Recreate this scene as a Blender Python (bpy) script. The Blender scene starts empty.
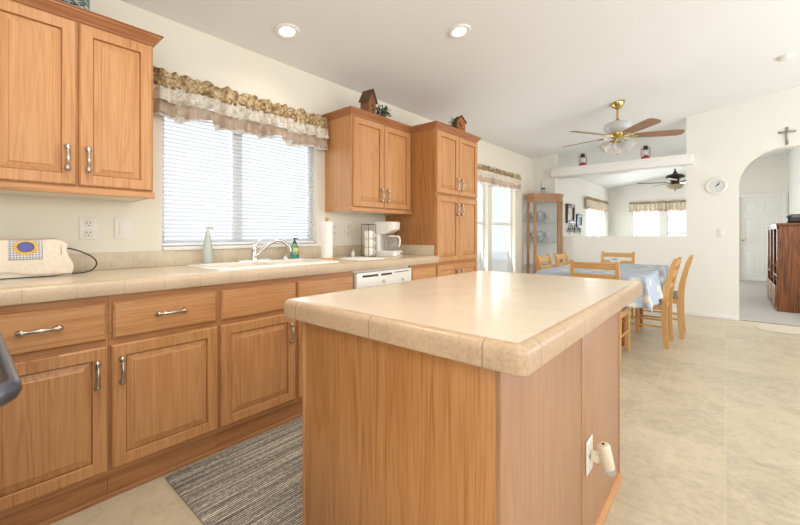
import bpy, bmesh, math, random
from math import sin, cos, pi, radians, sqrt
from mathutils import Vector, Matrix

random.seed(7)
SC = bpy.context.scene
COL = SC.collection

# ------------------------------------------------------------------ camera
CAMX, CAMY, CAMZ = 2.59, 0.0, 1.125
cd = bpy.data.cameras.new('camera')
cam = bpy.data.objects.new('camera', cd)
COL.objects.link(cam)
cam.location = (CAMX, CAMY, CAMZ)
cam.rotation_euler = (radians(90), 0, radians(40.7))
cd.sensor_fit = 'HORIZONTAL'
cd.sensor_width = 36.0
cd.lens = 379.0 / 800.0 * 36.0
cd.shift_y = -28.5 / 800.0
cd.clip_start = 0.02
SC.camera = cam

# ------------------------------------------------------------------ light
SC.view_settings.view_transform = 'Standard'
SC.view_settings.look = 'None'
SC.view_settings.gamma = 1.0
SC.view_settings.use_curve_mapping = False
SC.view_settings.exposure = 0.0

W = bpy.data.worlds.new('sky')
SC.world = W
W.use_nodes = True
bg = W.node_tree.nodes['Background']
bg.inputs[0].default_value = (0.93, 0.97, 1.0, 1)
bg.inputs[1].default_value = 1.25

def area(name, loc, direction, sx, sy, power, color=(1, 1, 1)):
    l = bpy.data.lights.new(name, 'AREA')
    l.shape = 'RECTANGLE'
    l.size, l.size_y = sx, sy
    l.energy = power
    l.color = color
    o = bpy.data.objects.new(name, l)
    o.location = loc
    o.rotation_euler = Vector(direction).to_track_quat('-Z', 'Y').to_euler()
    COL.objects.link(o)
    return o

# daylight at the visible windows, plus added fill lights on the unseen sides
area('fill_unseen_right', (5.12, 4.3, 1.25), (-1, 0.05, 0.34), 3.6, 2.1, 66, (0.95, 0.98, 1.0))  # added fill from the unseen right side, no doors known there
area('fill_unseen_right_kitchen', (5.12, 0.9, 1.5), (-1, 0, 0.05), 1.8, 1.2, 22, (0.95, 0.98, 1.0))  # added fill that brightens the near left wall, no window known
area('fill_unseen_back', (3.3, -0.60, 1.55), (-0.15, 1, 0.25), 2.6, 1.3, 32, (0.95, 0.98, 1.0))  # added fill from behind the camera, no window known
area('daylight_kitchen_window', (-0.16, 1.37, 1.5), (1, 0, 0.1), 1.1, 0.9, 6.0, (0.97, 0.98, 1.0))
area('daylight_dining_window', (-0.16, 5.0, 1.2), (1, 0, 0.2), 1.7, 1.5, 26, (0.95, 0.98, 1.0))
area('daylight_living_window', (1.3, 12.58, 1.15), (0, -1, 0.1), 1.5, 1.1, 85, (0.95, 0.98, 1.0))
area('daylight_side_window', (-0.16, 10.85, 1.15), (1, 0, 0.1), 1.7, 1.1, 65, (0.95, 0.98, 1.0))
area('fill_behind_arch', (3.0, 7.15, 2.6), (0.05, 0.7, -1), 0.9, 0.7, 30, (0.95, 0.98, 1.0))  # added fill under the ceiling behind the arch wall, no fixture there

# ------------------------------------------------------------------ colour + materials
def lin(c):
    return tuple(((v / 255.0) / 12.92 if v / 255.0 <= 0.04045 else ((v / 255.0 + 0.055) / 1.055) ** 2.4) for v in c) + (1.0,)

class NT:
    """tiny node helper"""
    def __init__(self, name):
        self.m = bpy.data.materials.new(name)
        self.m.use_nodes = True
        self.t = self.m.node_tree
        self.n = self.t.nodes
        self.b = self.n['Principled BSDF']
    def new(self, typ, **kw):
        nd = self.n.new(typ)
        for k, v in kw.items():
            setattr(nd, k, v)
        return nd
    def link(self, a, b):
        self.t.links.new(a, b)
    def coord(self):
        return self.new('ShaderNodeTexCoord').outputs['Object']
    def mapping(self, vec, scale=(1, 1, 1), loc=(0, 0, 0)):
        mp = self.new('ShaderNodeMapping')
        mp.inputs['Scale'].default_value = scale
        mp.inputs['Location'].default_value = loc
        self.link(vec, mp.inputs['Vector'])
        return mp.outputs[0]
    def noise(self, vec, scale, detail=4, rough=0.55, dist=0.0):
        nz = self.new('ShaderNodeTexNoise')
        nz.inputs['Scale'].default_value = scale
        nz.inputs['Detail'].default_value = detail
        nz.inputs['Roughness'].default_value = rough
        nz.inputs['Distortion'].default_value = dist
        if vec is not None:
            self.link(vec, nz.inputs['Vector'])
        return nz.outputs['Fac']
    def ramp(self, fac, stops):
        r = self.new('ShaderNodeValToRGB')
        el = r.color_ramp.elements
        while len(el) > 2:
            el.remove(el[-1])
        while len(el) < len(stops):
            el.new(0.5)
        for e, (p, c) in zip(el, stops):
            e.position = p
            e.color = c
        self.link(fac, r.inputs[0])
        return r.outputs[0]
    def math(self, op, a, b=None):
        md = self.new('ShaderNodeMath', operation=op)
        for i, v in enumerate((a, b)):
            if v is None:
                continue
            if isinstance(v, (int, float)):
                md.inputs[i].default_value = v
            else:
                self.link(v, md.inputs[i])
        return md.outputs[0]
    def mix(self, fac, a, b, mode='MIX'):
        mx = self.new('ShaderNodeMix', data_type='RGBA', blend_type=mode)
        for sock, v in ((mx.inputs[0], fac), (mx.inputs[6], a), (mx.inputs[7], b)):
            if isinstance(v, (int, float)):
                sock.default_value = v
            elif isinstance(v, tuple):
                sock.default_value = v
            else:
                self.link(v, sock)
        return mx.outputs[2]
    def bump(self, h, strength=0.2, dist=0.01):
        bp = self.new('ShaderNodeBump')
        bp.inputs['Strength'].default_value = strength
        bp.inputs['Distance'].default_value = dist
        self.link(h, bp.inputs['Height'])
        self.link(bp.outputs[0], self.b.inputs['Normal'])
    def base(self, c):
        if isinstance(c, tuple):
            self.b.inputs['Base Color'].default_value = c
        else:
            self.link(c, self.b.inputs['Base Color'])
    def set(self, rough=0.5, metal=0.0, spec=0.5, trans=0.0, emis=None, estr=0.0, sub=0.0):
        self.b.inputs['Roughness'].default_value = rough
        self.b.inputs['Metallic'].default_value = metal
        self.b.inputs['Specular IOR Level'].default_value = spec
        self.b.inputs['Transmission Weight'].default_value = trans
        if emis:
            self.b.inputs['Emission Color'].default_value = emis
            self.b.inputs['Emission Strength'].default_value = estr
        return self.m

def plain(name, rgb, rough=0.5, metal=0.0, spec=0.5, vary=0.06, scale=30.0, **kw):
    t = NT(name)
    c = lin(rgb)
    lo = tuple(v * (1 - vary) for v in c[:3]) + (1,)
    hi = tuple(min(1, v * (1 + vary)) for v in c[:3]) + (1,)
    f = t.noise(t.coord(), scale, 3)
    t.base(t.ramp(f, [(0.3, lo), (0.7, hi)]))
    return t.set(rough, metal, spec, **kw)

def wood(name, grain, light, mid, dark, rough=0.38, contrast=1.0):
    """grain: 0/1/2 axis the grain runs along"""
    t = NT(name)
    oi = t.new('ShaderNodeObjectInfo')
    off = t.new('ShaderNodeVectorMath', operation='SCALE')
    cx = t.new('ShaderNodeCombineXYZ')
    for i in range(3):
        t.link(oi.outputs['Random'], cx.inputs[i])
    t.link(cx.outputs[0], off.inputs[0])
    off.inputs['Scale'].default_value = 13.7
    add = t.new('ShaderNodeVectorMath', operation='ADD')
    t.link(t.coord(), add.inputs[0])
    t.link(off.outputs[0], add.inputs[1])
    def sc(a, b):
        s = [a, a, a]
        s[grain] = b
        return tuple(s)
    v1 = t.mapping(add.outputs[0], sc(15, 0.9))
    f1 = t.noise(v1, 1.0, 2, 0.45, 0.5)
    # repeating growth-ring bands distorted into cathedral figure
    rings = t.math('FRACT', t.math('MULTIPLY', f1, 7.0))
    rings = t.math('ABSOLUTE', t.math('SUBTRACT', rings, 0.5))
    v2 = t.mapping(add.outputs[0], sc(230, 5.0))
    f2 = t.noise(v2, 1.0, 3, 0.6, 0.0)
    v3 = t.mapping(add.outputs[0], sc(4, 0.8))
    f3 = t.noise(v3, 1.0, 2, 0.5, 0.0)
    f = t.math('ADD', t.math('MULTIPLY', rings, 0.38), t.math('MULTIPLY', f2, 0.72))
    f = t.math('ADD', f, t.math('MULTIPLY', f3, 0.35))
    lo, hi = 0.58 - 0.24 / contrast, 0.58 + 0.24 / contrast
    t.base(t.ramp(f, [(max(0.0, lo), lin(dark)), (0.56, lin(mid)), (min(1, hi), lin(light))]))
    t.bump(f2, 0.08, 0.002)
    return t.set(rough, 0, 0.45)

M = {}
OAK = ((211, 157, 106), (198, 141, 90), (164, 107, 62))
M['oak_v'] = wood('honey_oak_upright', 2, *OAK)
M['oak_h'] = wood('honey_oak_level', 1, *OAK)
M['oak_x'] = wood('honey_oak_across', 0, *OAK)
M['frame_h'] = wood('face_frame_oak_shaded', 1, (200, 147, 98), (187, 131, 83), (156, 102, 58))  # oak deepened, puts the shade between doors into the colour
M['oak_panel'] = wood('island_oak_panel', 2, (196, 140, 86), (180, 122, 70), (142, 86, 44), rough=0.35)
M['oak_pale'] = wood('island_laminate_panel', 2, (180, 137, 104), (171, 127, 94), (154, 110, 78), rough=0.33)
M['crown'] = wood('crown_oak', 1, (188, 130, 88), (170, 112, 72), (142, 88, 52))
M['kick'] = wood('kick_oak', 1, (190, 136, 88), (174, 118, 72), (140, 88, 48))
M['chair'] = wood('beech_chair', 2, (220, 175, 116), (207, 160, 100), (184, 134, 76))
M['chair_h'] = wood('beech_chair_rail', 1, (220, 175, 116), (207, 160, 100), (184, 134, 76))
M['curio'] = wood('curio_oak', 2, (182, 134, 88), (162, 114, 70), (134, 88, 50))
M['darkoak'] = wood('dark_media_oak', 2, (152, 90, 48), (116, 64, 30), (62, 30, 14), rough=0.3, contrast=1.6)
M['table_leg'] = wood('table_oak', 2, (176, 112, 60), (152, 90, 44), (120, 66, 30))
M['blade'] = wood('fan_blade_walnut', 0, (164, 124, 94), (144, 104, 76), (118, 82, 58))

def wall_mat(name, rgb, bump=0.10, scale=85):
    t = NT(name)
    c = t.coord()
    t.base(lin(rgb))
    t.bump(t.noise(c, scale, 3), bump, 0.004)
    return t.set(0.85, 0, 0.25)
M['wall_warm_lit'] = wall_mat('warm_lit_wall_paint', (238, 231, 215))  # same paint as the other walls, warm light tint put into the colour
M['wall'] = wall_mat('white_wall_paint', (236, 233, 224))
M['ceil'] = wall_mat('knockdown_ceiling_paint', (234, 233, 230), 0.22, 45)
M['trim'] = plain('white_trim_paint', (238, 236, 230), 0.5, vary=0.02)
M['vinyl'] = plain('white_vinyl', (240, 240, 238), 0.4, vary=0.02)
M['white'] = plain('white_enamel', (240, 236, 226), 0.25, vary=0.02)
M['porcelain'] = plain('white_porcelain', (244, 238, 224), 0.15, vary=0.02)
M['ivory'] = plain('ivory_plastic', (234, 224, 200), 0.35, vary=0.02)
M['plate'] = plain('white_plastic', (236, 232, 222), 0.35, vary=0.02)
M['nickel'] = plain('brushed_nickel', (196, 188, 176), 0.28, 1.0, vary=0.12, scale=120)
M['chrome'] = plain('chrome', (222, 220, 216), 0.12, 1.0, vary=0.03)
M['brass'] = plain('polished_brass', (204, 178, 120), 0.2, 1.0, vary=0.06)
M['black'] = plain('black_plastic', (26, 25, 27), 0.35)
M['iron'] = plain('black_iron', (42, 38, 36), 0.5)
M['dark'] = plain('dark_slot', (58, 54, 52), 0.6)
M['bronze'] = plain('bronze_fan', (62, 40, 36), 0.35, 0.4)
M['darkframe'] = plain('dark_wood_frame', (70, 46, 36), 0.4)
M['slate'] = plain('slate_frame', (60, 66, 84), 0.4)
M['red'] = plain('red_lantern_paint', (168, 44, 46), 0.35)
M['grey_handle'] = plain('graphite_grey_metal', (92, 93, 104), 0.3, 0.6)
M['bird_wood'] = wood('birdhouse_wood', 2, (150, 100, 60), (124, 78, 44), (92, 56, 30))
M['bird_roof'] = plain('birdhouse_roof_wood', (96, 70, 50), 0.7, vary=0.2)
M['bird_orange'] = plain('orange_birdhouse_wood', (176, 104, 52), 0.7, vary=0.2)
M['leaf'] = plain('leaf_green', (74, 102, 62), 0.6, vary=0.35, scale=60)
M['pot'] = plain('dark_clay_pot', (92, 62, 44), 0.7, vary=0.2)
M['cord'] = plain('dark_cord', (52, 42, 36), 0.5)
M['teal'] = plain('teal_soap', (58, 146, 138), 0.25)
M['paper'] = plain('paper_towel', (248, 244, 236), 0.9, vary=0.02)
M['wicker'] = plain('taupe_woven_seat', (150, 128, 104), 0.8, vary=0.25, scale=140)
M['carafe_coffee'] = plain('carafe_glass_grey', (170, 164, 152), 0.1)

def glass(name, tint, mixf=0.12, rough=0.03, alpha_tint=None, fk=0.45):
    t = NT(name)
    tr = t.new('ShaderNodeBsdfTransparent')
    tr.inputs[0].default_value = alpha_tint or (0.96, 0.97, 0.97, 1)
    t.base(lin(tint))
    t.set(rough, 0, 0.6)
    fr = t.new('ShaderNodeLayerWeight')
    fr.inputs[0].default_value = 0.35
    fac = t.math('ADD', t.math('MULTIPLY', fr.outputs['Fresnel'], fk), mixf)
    mx = t.new('ShaderNodeMixShader')
    t.link(fac, mx.inputs[0])
    t.link(tr.outputs[0], mx.inputs[1])
    t.link(t.b.outputs[0], mx.inputs[2])
    t.link(mx.outputs[0], t.n['Material Output'].inputs[0])
    return t.m
M['pane'] = glass('window_glass', (220, 228, 232), 0.02)
M['cabinet_glass'] = glass('cabinet_glass', (214, 222, 222), 0.0, fk=0.08, alpha_tint=(0.99, 0.995, 0.99, 1))
M['crystal'] = glass('crystal_glass', (226, 230, 230), 0.42)
M['frost'] = glass('frosted_green_glass', (222, 228, 218), 0.55, 0.3)
M['clear'] = glass('clear_plastic', (226, 226, 220), 0.3)
M['green_plastic'] = glass('green_tinted_plastic', (130, 186, 140), 0.6, 0.15)
M['carafe'] = glass('carafe_glass', (206, 200, 188), 0.3)
M['ribbed'] = glass('ribbed_white_glass', (226, 226, 226), 0.78, 0.2)

def translucent(name, rgb, f=0.45, rough=0.5):
    t = NT(name)
    t.base(lin(rgb))
    t.set(rough, 0, 0.3)
    tl = t.new('ShaderNodeBsdfTranslucent')
    tl.inputs[0].default_value = lin(rgb)
    mx = t.new('ShaderNodeMixShader')
    mx.inputs[0].default_value = f
    t.link(t.b.outputs[0], mx.inputs[1])
    t.link(tl.outputs[0], mx.inputs[2])
    t.link(mx.outputs[0], t.n['Material Output'].inputs[0])
    return t.m
M['slat'] = translucent('white_blind_slat', (236, 238, 243), 0.42)
M['shade'] = translucent('frosted_fan_shade', (238, 236, 232), 0.4)
M['amber_bowl'] = translucent('amber_fan_bowl', (214, 196, 168), 0.3)

def valance_mat(name, a, b, c, scale, f=0.3):
    t = NT(name)
    v = t.coord()
    n1 = t.noise(v, scale, 4, 0.6, 1.2)
    t.base(t.ramp(n1, [(0.38, lin(a)), (0.5, lin(b)), (0.62, lin(c))]))
    t.set(0.85, 0, 0.2)
    tl = t.new('ShaderNodeBsdfTranslucent')
    tl.inputs[0].default_value = lin(b)
    mx = t.new('ShaderNodeMixShader')
    mx.inputs[0].default_value = f
    t.link(t.b.outputs[0], mx.inputs[1])
    t.link(tl.outputs[0], mx.inputs[2])
    t.link(mx.outputs[0], t.n['Material Output'].inputs[0])
    return t.m
M['val_top'] = valance_mat('gold_brown_print', (120, 92, 64), (178, 150, 110), (216, 196, 158), 26, 0.05)
M['val_mid'] = valance_mat('cream_toile_print', (206, 192, 172), (242, 234, 220), (250, 244, 234), 30, 0.3)
M['val_low'] = valance_mat('taupe_sheer', (216, 196, 176), (224, 206, 188), (232, 216, 200), 14, 0.5)
M['val_hem'] = valance_mat('white_hem', (236, 230, 222), (244, 240, 234), (248, 246, 242), 14, 0.4)

def laminate(name, rgb, rough=0.24, seam=None, speck=0.05):
    """stone-look laminate; seam=[(axis, spacing, offset)] draws joints of edge tiles"""
    t = NT(name)
    v = t.coord()
    c = lin(rgb)
    lo = tuple(x * (1 - speck * 1.7) for x in c[:3]) + (1,)
    hi = tuple(min(1, x * (1 + speck)) for x in c[:3]) + (1,)
    n1 = t.noise(v, 7, 5, 0.6)
    n2 = t.noise(v, 140, 2, 0.6)
    f = t.math('ADD', t.math('MULTIPLY', n1, 0.5), t.math('MULTIPLY', n2, 0.5))
    col = t.ramp(f, [(0.36, lo), (0.5, c), (0.64, hi)])
    if seam:
        xyz = t.new('ShaderNodeSeparateXYZ')
        t.link(v, xyz.inputs[0])
        tot = None
        for ax, sp, of, w in seam:
            q = t.math('FRACT', t.math('DIVIDE', t.math('ADD', xyz.outputs[ax], of), sp))
            s = t.math('LESS_THAN', q, w / sp)
            tot = s if tot is None else t.math('MAXIMUM', tot, s)
        grout = tuple(x * 0.50 for x in c[:3]) + (1,)
        col = t.mix(tot, col, grout)
    t.base(col)
    return t.set(rough, 0, 0.5)
M['counter'] = laminate('cream_laminate', (223, 205, 181), 0.18)
M['edge'] = laminate('kitchen_edge_tile', (208, 184, 154), 0.34, [(1, 0.154, 0.02, 0.0012)], 0.09)
M['edge_island'] = laminate('island_edge_tile', (188, 158, 126), 0.3, [(1, 0.158, -0.036, 0.0026), (0, 0.331, 0.007, 0.0026)], 0.11)
def tile_mat(name, rgb, grout, specs, rough, speck):
    t = NT(name)
    v = t.coord()
    xyz = t.new('ShaderNodeSeparateXYZ')
    t.link(v, xyz.inputs[0])
    c = lin(rgb)
    tot = None
    ids = []
    for ax, sp, of, w in specs:
        d = t.math('DIVIDE', t.math('ADD', xyz.outputs[ax], of), sp)
        ids.append(t.math('FLOOR', d))
        s = t.math('LESS_THAN', t.math('FRACT', d), w / sp)
        tot = s if tot is None else t.math('MAXIMUM', tot, s)
    cb = t.new('ShaderNodeCombineXYZ')
    for i, o in enumerate(ids):
        t.link(o, cb.inputs[i])
    wn = t.new('ShaderNodeTexWhiteNoise')
    t.link(cb.outputs[0], wn.inputs['Vector'])
    mp = t.mapping(v, (1, 1, 1))
    n1 = t.noise(mp, 6.5, 7, 0.7, 0.3)
    n2 = t.noise(mp, 28.0, 4, 0.6, 0.3)
    f = t.math('ADD', t.math('MULTIPLY', n1, 0.52), t.math('MULTIPLY', n2, 0.38))
    f = t.math('ADD', f, t.math('MULTIPLY', wn.outputs['Value'], 0.10))
    lo = tuple(x * (1 - speck * 1.6) for x in c[:3]) + (1,)
    hi = tuple(min(1, x * (1 + speck)) for x in c[:3]) + (1,)
    col = t.ramp(f, [(0.34, lo), (0.5, c), (0.66, hi)])
    t.base(t.mix(t.math('MULTIPLY', tot, 0.5), col, lin(grout)))
    return t.set(rough, 0, 0.45)
M['floor'] = tile_mat('sheet_vinyl_tile', (205, 191, 166), (214, 202, 180), [(0, 0.40, 0.215, 0.006), (1, 0.40, 0.21, 0.006)], 0.36, 0.15)
M['splash'] = tile_mat('backsplash_tile', (212, 195, 169), (226, 213, 192), [(1, 0.1065, 0.003, 0.004)], 0.35, 0.12)
M['carpet'] = plain('grey_carpet', (180, 176, 168), 0.95, vary=0.16, scale=220)
M['mat_beige'] = plain('beige_runner', (208, 196, 176), 0.95, vary=0.08, scale=160)
M['gravel'] = plain('pale_gravel', (226, 218, 206), 0.95, vary=0.1)

def rug_mat():
    t = NT('striped_grey_rug')
    v = t.coord()
    n1 = t.noise(t.mapping(v, (58, 1.2, 1)), 1.0, 3, 0.7)
    xyz = t.new('ShaderNodeSeparateXYZ')
    t.link(v, xyz.inputs[0])
    rib = t.math('SINE', t.math('MULTIPLY', xyz.outputs[0], 2 * pi / 0.0115))
    n2 = t.noise(t.mapping(v, (90, 60, 1)), 1.0, 2, 0.5)
    f = t.math('ADD', t.math('MULTIPLY', n1, 0.8), t.math('MULTIPLY', rib, 0.13))
    f = t.math('ADD', f, t.math('MULTIPLY', t.math('SUBTRACT', n2, 0.5), 0.35))
    col = t.ramp(f, [(0.31, lin((104, 103, 100))), (0.40, lin((138, 133, 124))), (0.50, lin((186, 178, 162))), (0.60, lin((240, 232, 212)))])
    t.base(col)
    t.bump(f, 0.5, 0.004)
    return t.set(0.95, 0, 0.1)
M['rug'] = rug_mat()

def cloth_mat():
    t = NT('blue_floral_cloth')
    v = t.coord()
    vo = t.new('ShaderNodeTexVoronoi')
    vo.inputs['Scale'].default_value = 8.5
    t.link(v, vo.inputs['Vector'])
    n = t.noise(v, 34, 3, 0.6, 1.0)
    f = t.math('ADD', vo.outputs['Distance'], t.math('MULTIPLY', t.math('SUBTRACT', n, 0.5), 0.8))
    col = t.ramp(f, [(0.20, lin((234, 228, 208))), (0.31, lin((206, 209, 211))), (0.44, lin((180, 191, 208)))])
    t.base(col)
    return t.set(0.75, 0, 0.25)
M['cloth'] = cloth_mat()

def towel_mat():
    t = NT('cream_terry')
    v = t.coord()
    t.base(t.ramp(t.noise(v, 60, 3), [(0.3, lin((230, 214, 194))), (0.7, lin((241, 228, 210)))]))
    t.bump(t.noise(v, 420, 2), 0.3, 0.002)
    return t.set(0.95, 0, 0.15)
M['towel'] = towel_mat()
def gingham():
    t = NT('blue_gingham')
    v = t.coord()
    xyz = t.new('ShaderNodeSeparateXYZ')
    t.link(v, xyz.inputs[0])
    a = t.math('LESS_THAN', t.math('FRACT', t.math('DIVIDE', xyz.outputs[1], 0.010)), 0.5)
    b = t.math('LESS_THAN', t.math('FRACT', t.math('DIVIDE', xyz.outputs[2], 0.010)), 0.5)
    s = t.math('MULTIPLY', t.math('ADD', a, b), 0.5)
    t.base(t.ramp(s, [(0.0, lin((236, 226, 212))), (0.5, lin((192, 194, 202))), (1.0, lin((140, 150, 174)))]))
    return t.set(0.95, 0, 0.1)
M['gingham'] = gingham()
M['sun_yellow'] = plain('sunflower_yellow', (232, 184, 84), 0.9, vary=0.15, scale=120)
M['sun_blue'] = plain('sunflower_blue', (104, 108, 172), 0.9, vary=0.15, scale=200)
M['thread'] = plain('dark_thread', (70, 54, 56), 0.9)
M['tin'] = valance_mat('blue_green_printed_tin', (44, 56, 66), (98, 122, 116), (196, 190, 168), 60, 0.0)

def emit(name, rgb, s):
    t = NT(name)
    t.base(lin(rgb))
    return t.set(0.5, 0, 0.3, emis=lin(rgb), estr=s)
M['lamp_on'] = emit('lit_lens', (255, 246, 226), 4.0)

# ------------------------------------------------------------------ geometry helpers
class MB:
    def __init__(self):
        self.bm = bmesh.new()
    def box(self, x0, x1, y0, y1, z0, z1, bev=0.0, seg=2, M4=None):
        r = bmesh.ops.create_cube(self.bm, size=1.0)
        vs = r['verts']
        for v in vs:
            v.co = Vector((x0 + (v.co.x + .5) * (x1 - x0), y0 + (v.co.y + .5) * (y1 - y0), z0 + (v.co.z + .5) * (z1 - z0)))
        out = vs
        if bev > 0:
            es = set()
            for v in vs:
                es.update(v.link_edges)
            r = bmesh.ops.bevel(self.bm, geom=list(es), offset=bev, segments=seg, affect='EDGES', profile=0.5)
            out = list(set(r['verts']) | {v for v in vs if v.is_valid})
        if M4 is not None:
            for v in out:
                v.co = M4 @ v.co
        return self
    def rings(self, loops, closed=True, cap0=True, cap1=True):
        vv = [[self.bm.verts.new(p) for p in lp] for lp in loops]
        n = len(vv[0])
        for a, b in zip(vv, vv[1:]):
            for i in range(n if closed else n - 1):
                j = (i + 1) % n
                try:
                    self.bm.faces.new((a[i], a[j], b[j], b[i]))
                except ValueError:
                    pass
        if closed and cap0:
            self.bm.faces.new(list(reversed(vv[0])))
        if closed and cap1:
            self.bm.faces.new(vv[-1])
        return self
    def lathe(self, prof, c=(0, 0, 0), seg=24, M4=None, cap0=True, cap1=True, rib=None):
        loops = []
        for r, z in prof:
            lp = []
            for k in range(seg):
                a = 2 * pi * k / seg
                rr = r * (1 + (rib[1] * cos(rib[0] * a) if rib else 0))
                p = Vector((rr * cos(a), rr * sin(a), z))
                if M4 is not None:
                    p = M4 @ p
                lp.append(p + Vector(c))
            loops.append(lp)
        return self.rings(loops, True, cap0, cap1)
    def tube(self, pts, r, seg=8, cap=True, flat=1.0):
        pts = [Vector(p) for p in pts]
        n = len(pts)
        rs = r if isinstance(r, (list, tuple)) else [r] * n
        t0 = (pts[1] - pts[0]).normalized()
        up = Vector((0, 0, 1)) if abs(t0.z) < 0.9 else Vector((1, 0, 0))
        nrm = (up - t0 * up.dot(t0)).normalized()
        loops = []
        for i in range(n):
            t = (pts[min(i + 1, n - 1)] - pts[max(i - 1, 0)]).normalized()
            nrm = (nrm - t * nrm.dot(t)).normalized()
            bn = t.cross(nrm)
            loops.append([pts[i] + nrm * (cos(2 * pi * k / seg) * rs[i] * flat) + bn * (sin(2 * pi * k / seg) * rs[i]) for k in range(seg)])
        return self.rings(loops, True, cap, cap)
    def prism(self, poly, fn, a, b):
        """poly 2d list; fn(u,v,w)->3d"""
        return self.rings([[Vector(fn(u, v, a)) for u, v in poly], [Vector(fn(u, v, b)) for u, v in poly]])
    def sphere(self, c, r, seg=16, sz=1.0):
        n = seg // 2
        prof = [(max(1e-4, r * sin(pi * k / n)), -r * sz * cos(pi * k / n)) for k in range(n + 1)]
        return self.lathe(prof, c, seg)
    def grid(self, nu, nv, fn):
        vv = [[self.bm.verts.new(fn(i / nu, j / nv)) for j in range(nv + 1)] for i in range(nu + 1)]
        for i in range(nu):
            for j in range(nv):
                self.bm.faces.new((vv[i][j], vv[i + 1][j], vv[i + 1][j + 1], vv[i][j + 1]))
        return self
    def build(self, name, mat, parent=None, smooth=40, world=False, solid=0.0):
        bmesh.ops.recalc_face_normals(self.bm, faces=self.bm.faces[:])
        if world and parent is not None:
            off = Vector((0, 0, 0))
            p = parent
            while p is not None:
                off += p.location
                p = p.parent
            for v in self.bm.verts:
                v.co -= off
        me = bpy.data.meshes.new(name)
        self.bm.to_mesh(me)
        self.bm.free()
        if smooth:
            for p in me.polygons:
                p.use_smooth = True
            me.set_sharp_from_angle(angle=radians(smooth))
        me.materials.append(M[mat] if isinstance(mat, str) else mat)
        o = bpy.data.objects.new(name, me)
        COL.objects.link(o)
        if parent is not None:
            o.parent = parent
        if solid:
            s = o.modifiers.new('thickness', 'SOLIDIFY')
            s.thickness = solid
            s.offset = 0
        return o

def tag(o, label=None, cat=None, group=None, kind=None):
    if label: o['label'] = label
    if cat: o['category'] = cat
    if group: o['group'] = group
    if kind: o['kind'] = kind
    return o

def thing(name, label, cat, loc=(0, 0, 0), rotz=0.0, group=None):
    o = bpy.data.objects.new(name, None)
    o.empty_display_size = 0.05
    COL.objects.link(o)
    o.location = loc
    o.rotation_euler = (0, 0, rotz)
    return tag(o, label, cat, group)

def struct(name, loc=(0, 0, 0)):
    o = bpy.data.objects.new(name, None)
    COL.objects.link(o)
    o.location = loc
    o['kind'] = 'structure'
    return o

def dup(root, loc, rotz, label, name=None):
    r = root.copy()
    COL.objects.link(r)
    r.location = loc
    r.rotation_euler = (0, 0, rotz)
    r['label'] = label
    for ch in list(root.children):
        c = ch.copy()
        COL.objects.link(c)
        c.parent = r
        for g in list(ch.children):
            d = g.copy()
            COL.objects.link(d)
            d.parent = c
    return r

def S(name, mb, mat, **kw):
    o = mb.build(name, mat, **kw)
    o['kind'] = 'structure'
    return o

def rrect(x0, x1, y0, y1, r, z, seg=5):
    pts = []
    for cx, cy, a0 in ((x1 - r, y1 - r, 0), (x0 + r, y1 - r, pi / 2), (x0 + r, y0 + r, pi), (x1 - r, y0 + r, 1.5 * pi)):
        for k in range(seg + 1):
            a = a0 + k * pi / 2 / seg
            pts.append(Vector((cx + r * cos(a), cy + r * sin(a), z)))
    return pts

# ================================================================== SETTING
def ceil_z(x):
    return 2.442 + 0.143 * x
T = 0.14      # wall thickness
mb = MB(); mb.box(-0.2, 5.3, -0.8, 6.66, -0.12, 0.0); S('floor', mb, 'floor')
mb = MB(); mb.box(-0.2, 5.3, 6.66, 12.6, -0.12, 0.004); S('floor_carpet', mb, 'carpet')
mb = MB()
mb.prism([(-0.2, ceil_z(-0.2)), (5.4, ceil_z(5.4)), (5.4, ceil_z(5.4) + 0.15), (-0.2, ceil_z(-0.2) + 0.15)], lambda u, v, w: (u, w, v), -0.8, 12.6)
S('ceiling', mb, 'ceil', smooth=0)

def wall_x(name, X0, X1, y0, y1, z1, holes, mat):
    """wall lying along Y between X0..X1 with rectangular holes (ya,yb,za,zb)"""
    mb = MB()
    y = y0
    for ya, yb, za, zb in sorted(holes):
        if ya > y: mb.box(X0, X1, y, ya, 0, z1)
        if za > 0: mb.box(X0, X1, ya, yb, 0, za)
        mb.box(X0, X1, ya, yb, zb, z1)
        y = yb
    mb.box(X0, X1, y, y1, 0, z1)
    return S(name, mb, mat, smooth=0)

KW = (0.80, 1.945, 1.045, 2.06)
D1 = (4.05, 4.945, 0.30, 2.02)
D2 = (5.07, 5.87, 0.30, 2.02)
LW = (9.98, 11.75, 0.55, 1.95)
wall_x('wall_left', -T, 0, -0.8, 6.62, 2.442, [KW, D1, D2], 'wall_warm_lit')
wall_x('wall_left_living', -T, 0, 6.62, 12.4, 2.442, [LW], 'wall')

# partition with half wall, opening and arch
pz = 6.62
fy = lambda u, v, w: (u, w, v)
mb = MB(); mb.prism([(0, 0), (0.385, 0), (0.385, ceil_z(0.385)), (0, ceil_z(0))], fy, pz, pz + T); S('wall_corner', mb, 'wall', smooth=0)
mb = MB(); mb.box(0.385, 2.17, pz, pz + T, 0, 1.092); S('wall_half', mb, 'wall', smooth=0)
arch = [(2.17, 0), (2.72, 0), (2.72, 1.76)]
for k in range(1, 13):
    a = pi - k * (pi / 2) / 12
    arch.append((3.14 + 0.42 * cos(a), 1.76 + 0.44 * sin(a)))
for k in range(0, 13):
    a = pi / 2 - k * (pi / 2) / 12
    arch.append((3.30 + 0.36 * cos(a), 1.76 + 0.44 * sin(a)))
arch += [(3.66, 0), (5.2, 0), (5.2, ceil_z(5.2)), (2.17, ceil_z(2.17))]
mb = MB(); mb.prism(arch, fy, pz, pz + T); S('wall_far', mb, 'wall', smooth=0)
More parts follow.
